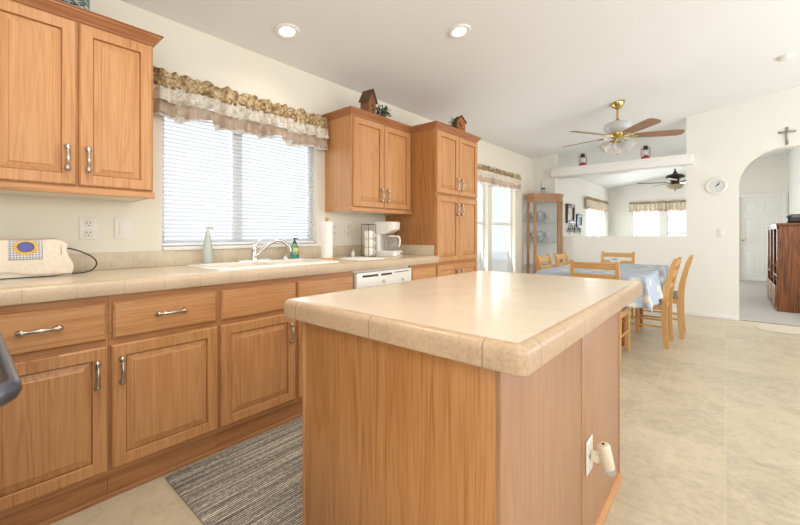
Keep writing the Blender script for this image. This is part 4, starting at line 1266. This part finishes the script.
def lantern(x, y, label):
    t = thing('lantern', label, 'lantern', (x, y, 2.2225), 0, 'red lanterns on the ledge')
    mb = MB(); mb.lathe([(0.055, 0), (0.058, 0.006), (0.056, 0.03), (0.040, 0.042), (0.032, 0.05), (0.030, 0.055)], (0, 0, 0), 24); mb.build('fuel_base', 'red', t, smooth=40)
    mb = MB(); mb.lathe([(0.028, 0.055), (0.040, 0.075), (0.043, 0.095), (0.036, 0.125), (0.028, 0.138)], (0, 0, 0), 24, cap0=False, cap1=False); mb.build('globe', 'crystal', t, smooth=60)
    mb = MB(); mb.lathe([(0.034, 0.138), (0.036, 0.145), (0.026, 0.16), (0.024, 0.178), (0.034, 0.184), (0.022, 0.196), (0.001, 0.199)], (0, 0, 0), 20); mb.build('chimney_cap', 'iron', t, smooth=40)
    for s in (-1, 1):
        mb = MB(); mb.tube([(s * 0.040, 0, 0.035), (s * 0.056, 0, 0.06), (s * 0.060, 0, 0.10), (s * 0.052, 0, 0.15), (s * 0.024, 0, 0.172)], 0.0055, 8); mb.build('side_tube', 'red', t, smooth=60)
    mb = MB(); mb.tube([(0.056 * cos(pi * k / 12), -0.012, 0.15 + 0.058 * sin(pi * k / 12)) for k in range(13)], 0.002, 6); mb.build('bail_handle', 'iron', t)
lantern(0.835, 6.57, 'red hurricane lantern at the left end of the ledge')
lantern(1.695, 6.57, 'red hurricane lantern on the ledge right of the fan lights')

# pictures on the living room side wall
def frame(y0, y1, z0, z1, mat, inner, label, depth=0.03):
    t = thing('wall_picture', label, 'picture', (0, (y0 + y1) / 2, z0), 0, 'framed pictures on the living room side wall')
    w = 0.06; mb = MB()
    mb.box(0.001, depth, y0, y0 + w, z0, z1, 0.004); mb.box(0.001, depth, y1 - w, y1, z0, z1, 0.004); mb.box(0.001, depth, y0 + w, y1 - w, z0, z0 + w, 0.004); mb.box(0.001, depth, y0 + w, y1 - w, z1 - w, z1, 0.004)
    mb.build('frame', mat, t, world=True)
    mb = MB(); mb.box(0.001, 0.012, y0 + w, y1 - w, z0 + w, z1 - w); mb.build('picture_panel', inner, t, world=True)
M['pic_a'] = valance_mat('pale_photo_panel', (214, 210, 202), (228, 224, 218), (196, 190, 186), 6, 0)
M['pic_b'] = valance_mat('pale_blue_photo_panel', (206, 216, 228), (186, 202, 220), (150, 170, 196), 5, 0)
frame(8.40, 8.92, 1.36, 1.77, 'darkframe', 'pic_a', 'taller dark brown framed picture on the wall right of the curio', 0.05)
frame(9.14, 9.55, 1.27, 1.58, 'slate', 'pic_b', 'smaller slate framed picture near the living room side window', 0.035)
t = thing('wall_sconce', 'black wrought iron scroll wall ornament below the framed pictures', 'wall decoration', (0, 8.95, 1.20))
mb = MB()
for s in (-1, 1):
    mb.tube([(0.03, s * (0.05 + 0.45 * k / 14), 0.02 + 0.05 * sin(k * 0.75)) for k in range(15)], 0.008, 6)
    mb.tube([(0.03, s * 0.40, -0.08), (0.03, s * 0.40, 0.12)], 0.008, 6)
    mb.tube([(0.03 + 0.0 * k, s * (0.22 + 0.07 * cos(k * 0.6)), 0.06 + 0.07 * sin(k * 0.6)) for k in range(11)], 0.007, 6)
mb.tube([(0.03, -0.5, 0.0), (0.03, 0.5, 0.0)], 0.010, 6); mb.tube([(0.03, 0, -0.02), (0.0, 0, -0.02)], 0.01, 6)
mb.tube([(0.03, 0.0, -0.06), (0.03, 0.0, 0.14)], 0.010, 6)
mb.build('scrollwork', 'iron', t)

# ---- corner curio cabinet
t = thing('curio_cabinet', 'glass fronted oak corner curio cabinet beside the dining window', 'cabinet', (0.25, 6.35, 0))
A_, B_ = (0.222, 6.138), (0.506, 6.422)
foot = [(0.085, 6.138), A_, B_, (0.506, 6.612), (0.012, 6.612)]
def foot_off(o):
    cxm, cym = 0.27, 6.42
    return [(max(0.078, cxm + (x - cxm) * (1 + o)), min(6.616, cym + (y - cym) * (1 + o))) for x, y in foot]
fz = lambda u, v, w: (u, v, w)
mb = MB(); mb.prism(foot_off(0.04), fz, 0.0, 0.10); mb.prism(foot, fz, 0.10, 0.16); mb.build('plinth', 'curio', t, world=True, smooth=0)
mb = MB(); mb.prism(foot_off(0.0), fz, 1.70, 1.725); mb.prism(foot_off(0.04), fz, 1.725, 1.752); mb.prism(foot_off(0.07), fz, 1.752, 1.79); mb.build('crown', 'curio', t, world=True, smooth=0)
for px_, py_ in (A_, B_, (0.100, 6.153), (0.491, 6.597)):
    A4 = Matrix.Translation((px_, py_, 0)) @ Matrix.Rotation(radians(45), 4, 'Z')
    mb = MB(); mb.box(-0.019, 0.019, -0.019, 0.019, 0.16, 1.70, 0.003, M4=A4); mb.build('post', 'curio', t, world=True)
def strip(mb, p, q, z0, z1, th):
    p, q = Vector((*p, 0)), Vector((*q, 0)); dd = (q - p).normalized(); nn = Vector((dd.y, -dd.x, 0)) * th / 2
    mb.rings([[p + nn + UZ * z, q + nn + UZ * z, q - nn + UZ * z, p - nn + UZ * z] for z in (z0, z1)])
mb = MB()
for p, q in ((A_, B_), ((0.085, 6.138), A_), (B_, (0.506, 6.612))):
    strip(mb, p, q, 0.16, 0.205, 0.022); strip(mb, p, q, 1.655, 1.70, 0.022)
mb.build('rails', 'curio', t, world=True, smooth=0)
for nm, p, q in (('glass_door', A_, B_), ('side_glass', (0.085, 6.138), A_), ('side_glass', B_, (0.506, 6.612))):
    mb = MB(); strip(mb, p, q, 0.205, 1.655, 0.004); mb.build(nm, 'cabinet_glass', t, world=True, smooth=0)
mb = MB(); mb.box(0.006, 0.012, 6.155, 6.614, 0.16, 1.70); mb.box(0.012, 0.50, 6.606, 6.614, 0.16, 1.70); mb.build('mirror_back', plain('pale_mirror', (244, 244, 242), 0.3, 0.0, vary=0.02), t, world=True, smooth=0)
shelf = [(0.03, 6.17), (0.205, 6.17), (0.500, 6.465), (0.500, 6.60), (0.03, 6.60)]
for z in (0.60, 0.99, 1.32):
    mb = MB(); mb.prism(shelf, fz, z, z + 0.006); mb.build('glass_shelf', 'crystal', t, world=True, smooth=0)
# crystal on the shelves
pos = [(0.13, 6.25, 'left'), (0.22, 6.33, 'middle'), (0.31, 6.42, 'right')]
first = None
for z, nmz in ((1.326, 'upper'), (0.996, 'middle')):
    for x, y, side in pos:
        lab = 'clear stemmed goblet at the %s of the %s curio shelf' % (side, nmz)
        if first is None:
            first = thing('goblet', lab, 'glass', (x, y, z), 0, 'crystal goblets in the curio')
            mb = MB(); mb.lathe([(0.035, 0), (0.034, 0.003), (0.006, 0.008), (0.005, 0.06)], (0, 0, 0), 20); mb.build('stem', 'crystal', first, smooth=50)
            mb = MB(); mb.lathe([(0.006, 0.06), (0.028, 0.075), (0.037, 0.10), (0.038, 0.15), (0.036, 0.15), (0.034, 0.10), (0.02, 0.078)], (0, 0, 0), 20, cap0=False, cap1=False); mb.build('bowl', 'crystal', first, smooth=50)
        else:
            dup(first, (x, y, z), 0, lab)
for z, nmz in ((1.326, 'upper'), (0.996, 'middle')):
    pl = thing('display_plate', 'round cut glass plate standing at the back of the %s curio shelf' % nmz, 'plate', (0.16, 6.50, z), radians(-45), 'glass plates in the curio')
    mb = MB(); mb.lathe([(0.10, 0.012), (0.085, 0.0), (0.001, 0.0), (0.001, 0.004), (0.084, 0.004), (0.10, 0.014)], (0, 0, 0.098), 32, Matrix.Rotation(radians(100), 4, 'Y'), cap0=False, cap1=False, rib=(16, 0.02)); mb.build('plate', 'crystal', pl, smooth=50)
    mb = MB(); mb.tube([(-0.04, -0.04, 0.004), (0.03, -0.035, 0.004), (0.035, -0.035, 0.03)], 0.003, 6); mb.tube([(-0.04, 0.04, 0.004), (0.03, 0.035, 0.004), (0.035, 0.035, 0.03)], 0.003, 6); mb.build('plate_stand', 'nickel', pl)
t = thing('oil_lamp', 'clear glass oil lamp with tall chimney on top of curio cabinet', 'lamp', (0.27, 6.36, 1.7905))
mb = MB(); mb.lathe([(0.05, 0), (0.05, 0.006), (0.025, 0.02), (0.045, 0.04), (0.052, 0.06), (0.035, 0.078), (0.02, 0.082)], (0, 0, 0), 24); mb.build('font', 'crystal', t, smooth=50)
mb = MB(); mb.lathe([(0.022, 0.082), (0.03, 0.088), (0.03, 0.098), (0.018, 0.104)], (0, 0, 0), 20); mb.tube([(0.02, 0, 0.09), (0.045, 0, 0.09)], 0.004, 6); mb.build('burner', 'iron', t, smooth=50)
mb = MB(); mb.lathe([(0.024, 0.10), (0.038, 0.13), (0.034, 0.16), (0.022, 0.19), (0.020, 0.24)], (0, 0, 0), 24, cap0=False, cap1=False); mb.build('chimney', 'crystal', t, smooth=60)

# ================================================================== DINING SET
TBX0, TBX1, TBY0, TBY1, TBZ = 1.14, 2.05, 3.86, 5.52, 0.745
t = thing('dining_table', 'wooden dining table hidden under a blue floral cloth', 'table', ((TBX0 + TBX1) / 2, (TBY0 + TBY1) / 2, 0))
mb = MB(); mb.rings([rrect(TBX0, TBX1, TBY0, TBY1, 0.05, TBZ - 0.03), rrect(TBX0, TBX1, TBY0, TBY1, 0.05, TBZ)]); mb.build('tabletop', 'table_leg', t, world=True)
mb = MB()
mb.box(TBX0 + .10, TBX1 - .10, TBY0 + .10, TBY0 + .125, TBZ - 0.13, TBZ - 0.03); mb.box(TBX0 + .10, TBX1 - .10, TBY1 - .125, TBY1 - .10, TBZ - 0.13, TBZ - 0.03)
mb.box(TBX0 + .10, TBX0 + .125, TBY0 + .10, TBY1 - .10, TBZ - 0.13, TBZ - 0.03); mb.box(TBX1 - .125, TBX1 - .10, TBY0 + .10, TBY1 - .10, TBZ - 0.13, TBZ - 0.03)
mb.build('apron', 'table_leg', t, world=True, smooth=0)
for x in (TBX0 + .25, TBX1 - .25):
    for y in (TBY0 + .50, TBY1 - .12):
        mb = MB(); mb.lathe([(0.018, 0), (0.024, 0.02), (0.03, 0.06), (0.022, 0.10), (0.028, 0.16), (0.036, 0.30), (0.03, 0.45), (0.04, 0.52), (0.028, 0.55), (0.042, 0.58), (0.042, 0.714)], (x, y, 0), 18); mb.build('leg', 'table_leg', t, world=True, smooth=40)
mb = MB()
OV = 0.27
def clothf(u, v):
    Lx, Ly = TBX1 - TBX0, TBY1 - TBY0
    s = -OV + (Lx + 2 * OV) * u; q = -OV + (Ly + 2 * OV) * v
    cx = min(max(s, 0), Lx); cy = min(max(q, 0), Ly)
    ex, ey = s - cx, q - cy
    e = sqrt(ex * ex + ey * ey)
    x, y, z = TBX0 + cx, TBY0 + cy, TBZ + 0.004
    if e > 1e-6:
        nx, ny = ex / e, ey / e
        rip = 0.016 * sin((cx * 17 + cy * 15) + 0.6) * min(1, e / 0.1)
        if abs(ex) > 1e-6 and abs(ey) > 1e-6:
            a = math.atan2(abs(ey), abs(ex))
            rip += 0.030 * sin(2 * a) * min(1, e / 0.15) + 0.012 * cos(6 * a) * min(1, e / 0.15)
        flare = 0.010 + 0.16 * e + rip
        x += nx * (0.008 + flare); y += ny * (0.008 + flare)
        if abs(ex) > 1e-6 and abs(ey) > 1e-6: e *= 1 - 0.20 * sin(2 * math.atan2(abs(ey), abs(ex))) ** 1.5
        z -= max(0.0, e - 0.008) * 0.985
    return Vector((x, y, z))
mb.grid(72, 110, clothf)
o = mb.build('tablecloth', 'cloth', smooth=180, solid=0.003); tag(o, 'pale blue floral tablecloth hanging over the dining table edges', 'tablecloth')
t = thing('table_bowl', 'small blue and white bowl on the far end of the tablecloth', 'bowl', (1.55, 5.28, TBZ + 0.006))
mb = MB(); mb.lathe([(0.025, 0), (0.03, 0.004), (0.055, 0.03), (0.062, 0.055), (0.058, 0.055), (0.05, 0.03), (0.001, 0.012)], (0, 0, 0), 24); mb.build('bowl', 'porcelain', t, smooth=50)
mb = MB(); mb.sphere((0, 0, 0.048), 0.045, 16, 0.6); mb.build('lid', plain('teal_glaze', (150, 182, 190), 0.3), t, smooth=60)

def chair_proto():
    t = thing('dining_chair', '', 'chair', (0, 0, 0), 0, 'light wooden dining chairs')
    mb = MB(); mb.box(-0.20, 0.215, -0.205, 0.205, 0.425, 0.462, 0.012); mb.build('seat', 'wicker', t)
    mb = MB()
    mb.box(-0.20, 0.20, -0.195, -0.172, 0.37, 0.424, 0.003); mb.box(-0.20, 0.20, 0.172, 0.195, 0.37, 0.424, 0.003); mb.box(0.178, 0.20, -0.172, 0.172, 0.37, 0.424, 0.003); mb.box(-0.205, -0.185, -0.172, 0.172, 0.37, 0.424, 0.003)
    mb.build('seat_frame', 'chair_h', t)
    for s in (-1, 1):
        mb = MB(); mb.box(0.165, 0.203, s * 0.183 - 0.018, s * 0.183 + 0.018, 0.0, 0.4245, 0.004); mb.build('leg', 'chair', t)
        # rear leg sweeps up into the back post
        prof = []
        for k in range(15):
            z = 0.885 * k / 14
            x = -0.205 - 0.020 * max(0, (0.42 - z) / 0.42) ** 2 - 0.095 * max(0, (z - 0.42) / 0.465) ** 1.5
            w = 0.021 + 0.006 * (1 - abs(z - 0.45) / 0.45)
            if k == 14: w *= 0.6
            prof.append((x, z, w))
        mb = MB()
        mb.rings([[Vector((x - w, s * 0.186 - 0.014, z)), Vector((x + w, s * 0.186 - 0.014, z)), Vector((x + w, s * 0.186 + 0.014, z)), Vector((x - w, s * 0.186 + 0.014, z))] for x, z, w in prof])
        mb.build('leg', 'chair', t, smooth=30)
    def bx(z): return -0.205 - 0.095 * max(0, (z - 0.42) / 0.465) ** 1.5
    def slat(z0, z1, nm):
        mb = MB()
        loops = []
        for k in range(9):
            y = -0.176 + 0.352 * k / 8
            bow = -0.018 * (1 - (y / 0.176) ** 2)
            loops.append([Vector((bx(z) + bow + dx, y, z)) for dx, z in ((-0.009, z0), (0.009, z0), (0.009, z1), (-0.009, z1))])
        mb.rings(loops)
        mb.build(nm, 'chair_h', t, smooth=40)
    slat(0.81, 0.868, 'top_rail')
    slat(0.700, 0.765, 'back_slat')
    slat(0.590, 0.640, 'back_slat')
    for s in (-1, 1):
        mb = MB(); mb.tube([(-0.21, s * 0.184, 0.20), (0.185, s * 0.184, 0.20)], 0.010, 8); mb.build('stretcher', 'chair', t)
    mb = MB(); mb.tube([(0.184, -0.17, 0.28), (0.184, 0.17, 0.28)], 0.010, 8); mb.build('stretcher', 'chair', t)
    return t
ch = chair_proto()
ch.location = (1.69, 4.005, 0); ch.rotation_euler = (0, 0, pi / 2)
ch['label'] = 'wooden dining chair seen from behind, at the table end nearest the island'
dup(ch, (1.47, 5.575, 0), -pi / 2, 'wooden dining chair at the far end of table in front of half wall')
dup(ch, (1.925, 4.725, 0), pi - 0.02, 'right hand dining chair nearer the island, side view with woven seat showing')
dup(ch, (2.00, 5.245, 0), pi + 0.03, 'right hand dining chair farther from the island, nearest the clock wall')
dup(ch, (1.285, 4.385, 0), 0.02, 'left hand dining chair nearer the island, in front of the curio')
dup(ch, (1.295, 4.955, 0), 0.0, 'left hand dining chair farther from the island, beside the curio')

# ================================================================== BEYOND THE ARCH
EX0, EX1, EY0, EY1 = 3.15, 3.672, 7.72, 9.40
t = thing('media_cabinet', 'large dark oak entertainment cabinet with glass doors beyond the archway', 'cabinet', (3.4, 8.56, 0.004))
mb = MB(); mb.box(EX0 + 0.02, EX1, EY0, EY0 + 0.03, 0.004, 1.25); mb.build('side_panel', 'darkoak', t, world=True)
mb = MB(); mb.box(EX0 + 0.02, EX1, EY1 - 0.03, EY1, 0.004, 1.25); mb.build('side_panel', 'darkoak', t, world=True)
mb = MB(); mb.box(EX0 - 0.01, EX1, EY0 - 0.015, EY1 + 0.015, 1.25, 1.282, 0.006); mb.build('top', 'darkoak', t, world=True)
mb = MB(); mb.box(EX1 - 0.015, EX1, EY0 + 0.03, EY1 - 0.03, 0.05, 1.25); mb.box(EX0 + 0.03, EX1 - 0.015, EY0 + 0.03, EY1 - 0.03, 0.05, 0.075); mb.build('back_panel', 'darkframe', t, world=True, smooth=0)
mb = MB()
for y in (EY0 + 0.03, EY0 + 0.58, EY0 + 1.12, EY1 - 0.075):
    mb.box(EX0, EX0 + 0.02, y - 0.03, y + 0.045, 0.05, 1.25, 0.003)
mb.box(EX0, EX0 + 0.02, EY0, EY1, 0.004, 0.05); mb.box(EX0, EX0 + 0.02, EY0, EY1, 1.20, 1.25); mb.box(EX0, EX0 + 0.02, EY0 + 0.05, EY0 + 0.56, 0.50, 0.53); mb.box(EX0, EX0 + 0.02, EY0 + 1.15, EY1 - .08, 0.50, 0.53)
mb.build('face_frame', 'darkoak', t, world=True)
for z in (0.40, 0.62, 0.50):
    mb = MB(); mb.box(EX0 + 0.03, EX1 - 0.02, EY0 + 0.035, EY1 - 0.035, z, z + 0.02); mb.build('shelf', 'darkoak', t, world=True, smooth=0)
for ya, yb in ((EY0 + 1.165, EY1 - 0.105),):
    mb = MB(); mb.box(EX0 + 0.004, EX0 + 0.012, ya, yb, 0.53, 1.20); mb.build('glass_door', 'cabinet_glass', t, world=True, smooth=0)
for ya, yb in ((EY0 + 0.075, EY0 + 0.55), (EY0 + 0.625, EY0 + 1.09), (EY0 + 1.165, EY1 - 0.105)):
    mb = MB(); raised(mb, Vector((EX0 + 0.001, yb, 0.06)), -UY, UZ, -UX, yb - ya, 0.30, DRAWER_R); dd = mb.build('drawer', plain('carved_oak_drawer', (150, 112, 78), 0.5, vary=0.35, scale=22), t, world=True)
    mb = MB(); mb.tube([(EX0 - 0.02, (ya + yb) / 2 - 0.05, 0.22), (EX0 - 0.035, (ya + yb) / 2, 0.21), (EX0 - 0.02, (ya + yb) / 2 + 0.05, 0.22)], 0.006, 8); mb.build('handle', 'brass', dd, world=True)
t = thing('television', 'black television inside the dark oak entertainment cabinet', 'television', (3.40, 8.4, 0.64))
mb = MB(); mb.box(-0.17, 0.17, -0.33, 0.33, 0.03, 0.50, 0.015); mb.build('cabinet', 'black', t)
mb = MB(); mb.box(-0.174, -0.169, -0.29, 0.29, 0.08, 0.46, 0.002); mb.build('screen', plain('dark_screen', (20, 22, 26), 0.08), t)
mb = MB(); mb.box(-0.12, 0.12, -0.2, 0.2, 0.0, 0.03, 0.004); mb.build('foot', 'black', t)
t = thing('speaker', 'black rounded speaker on top of the dark oak entertainment cabinet', 'speaker', (3.47, 7.98, 1.2825))
mb = MB(); mb.rings([rrect(-0.19, 0.19, -0.12, 0.12, 0.06, 0.0), rrect(-0.20, 0.20, -0.13, 0.13, 0.06, 0.02), rrect(-0.20, 0.20, -0.13, 0.13, 0.06, 0.10), rrect(-0.17, 0.17, -0.10, 0.10, 0.06, 0.13)]); mb.build('body', 'black', t, smooth=50)
mb = MB(); mb.box(-0.17, 0.17, -0.134, -0.129, 0.025, 0.095, 0.002); mb.build('grille', 'dark', t)
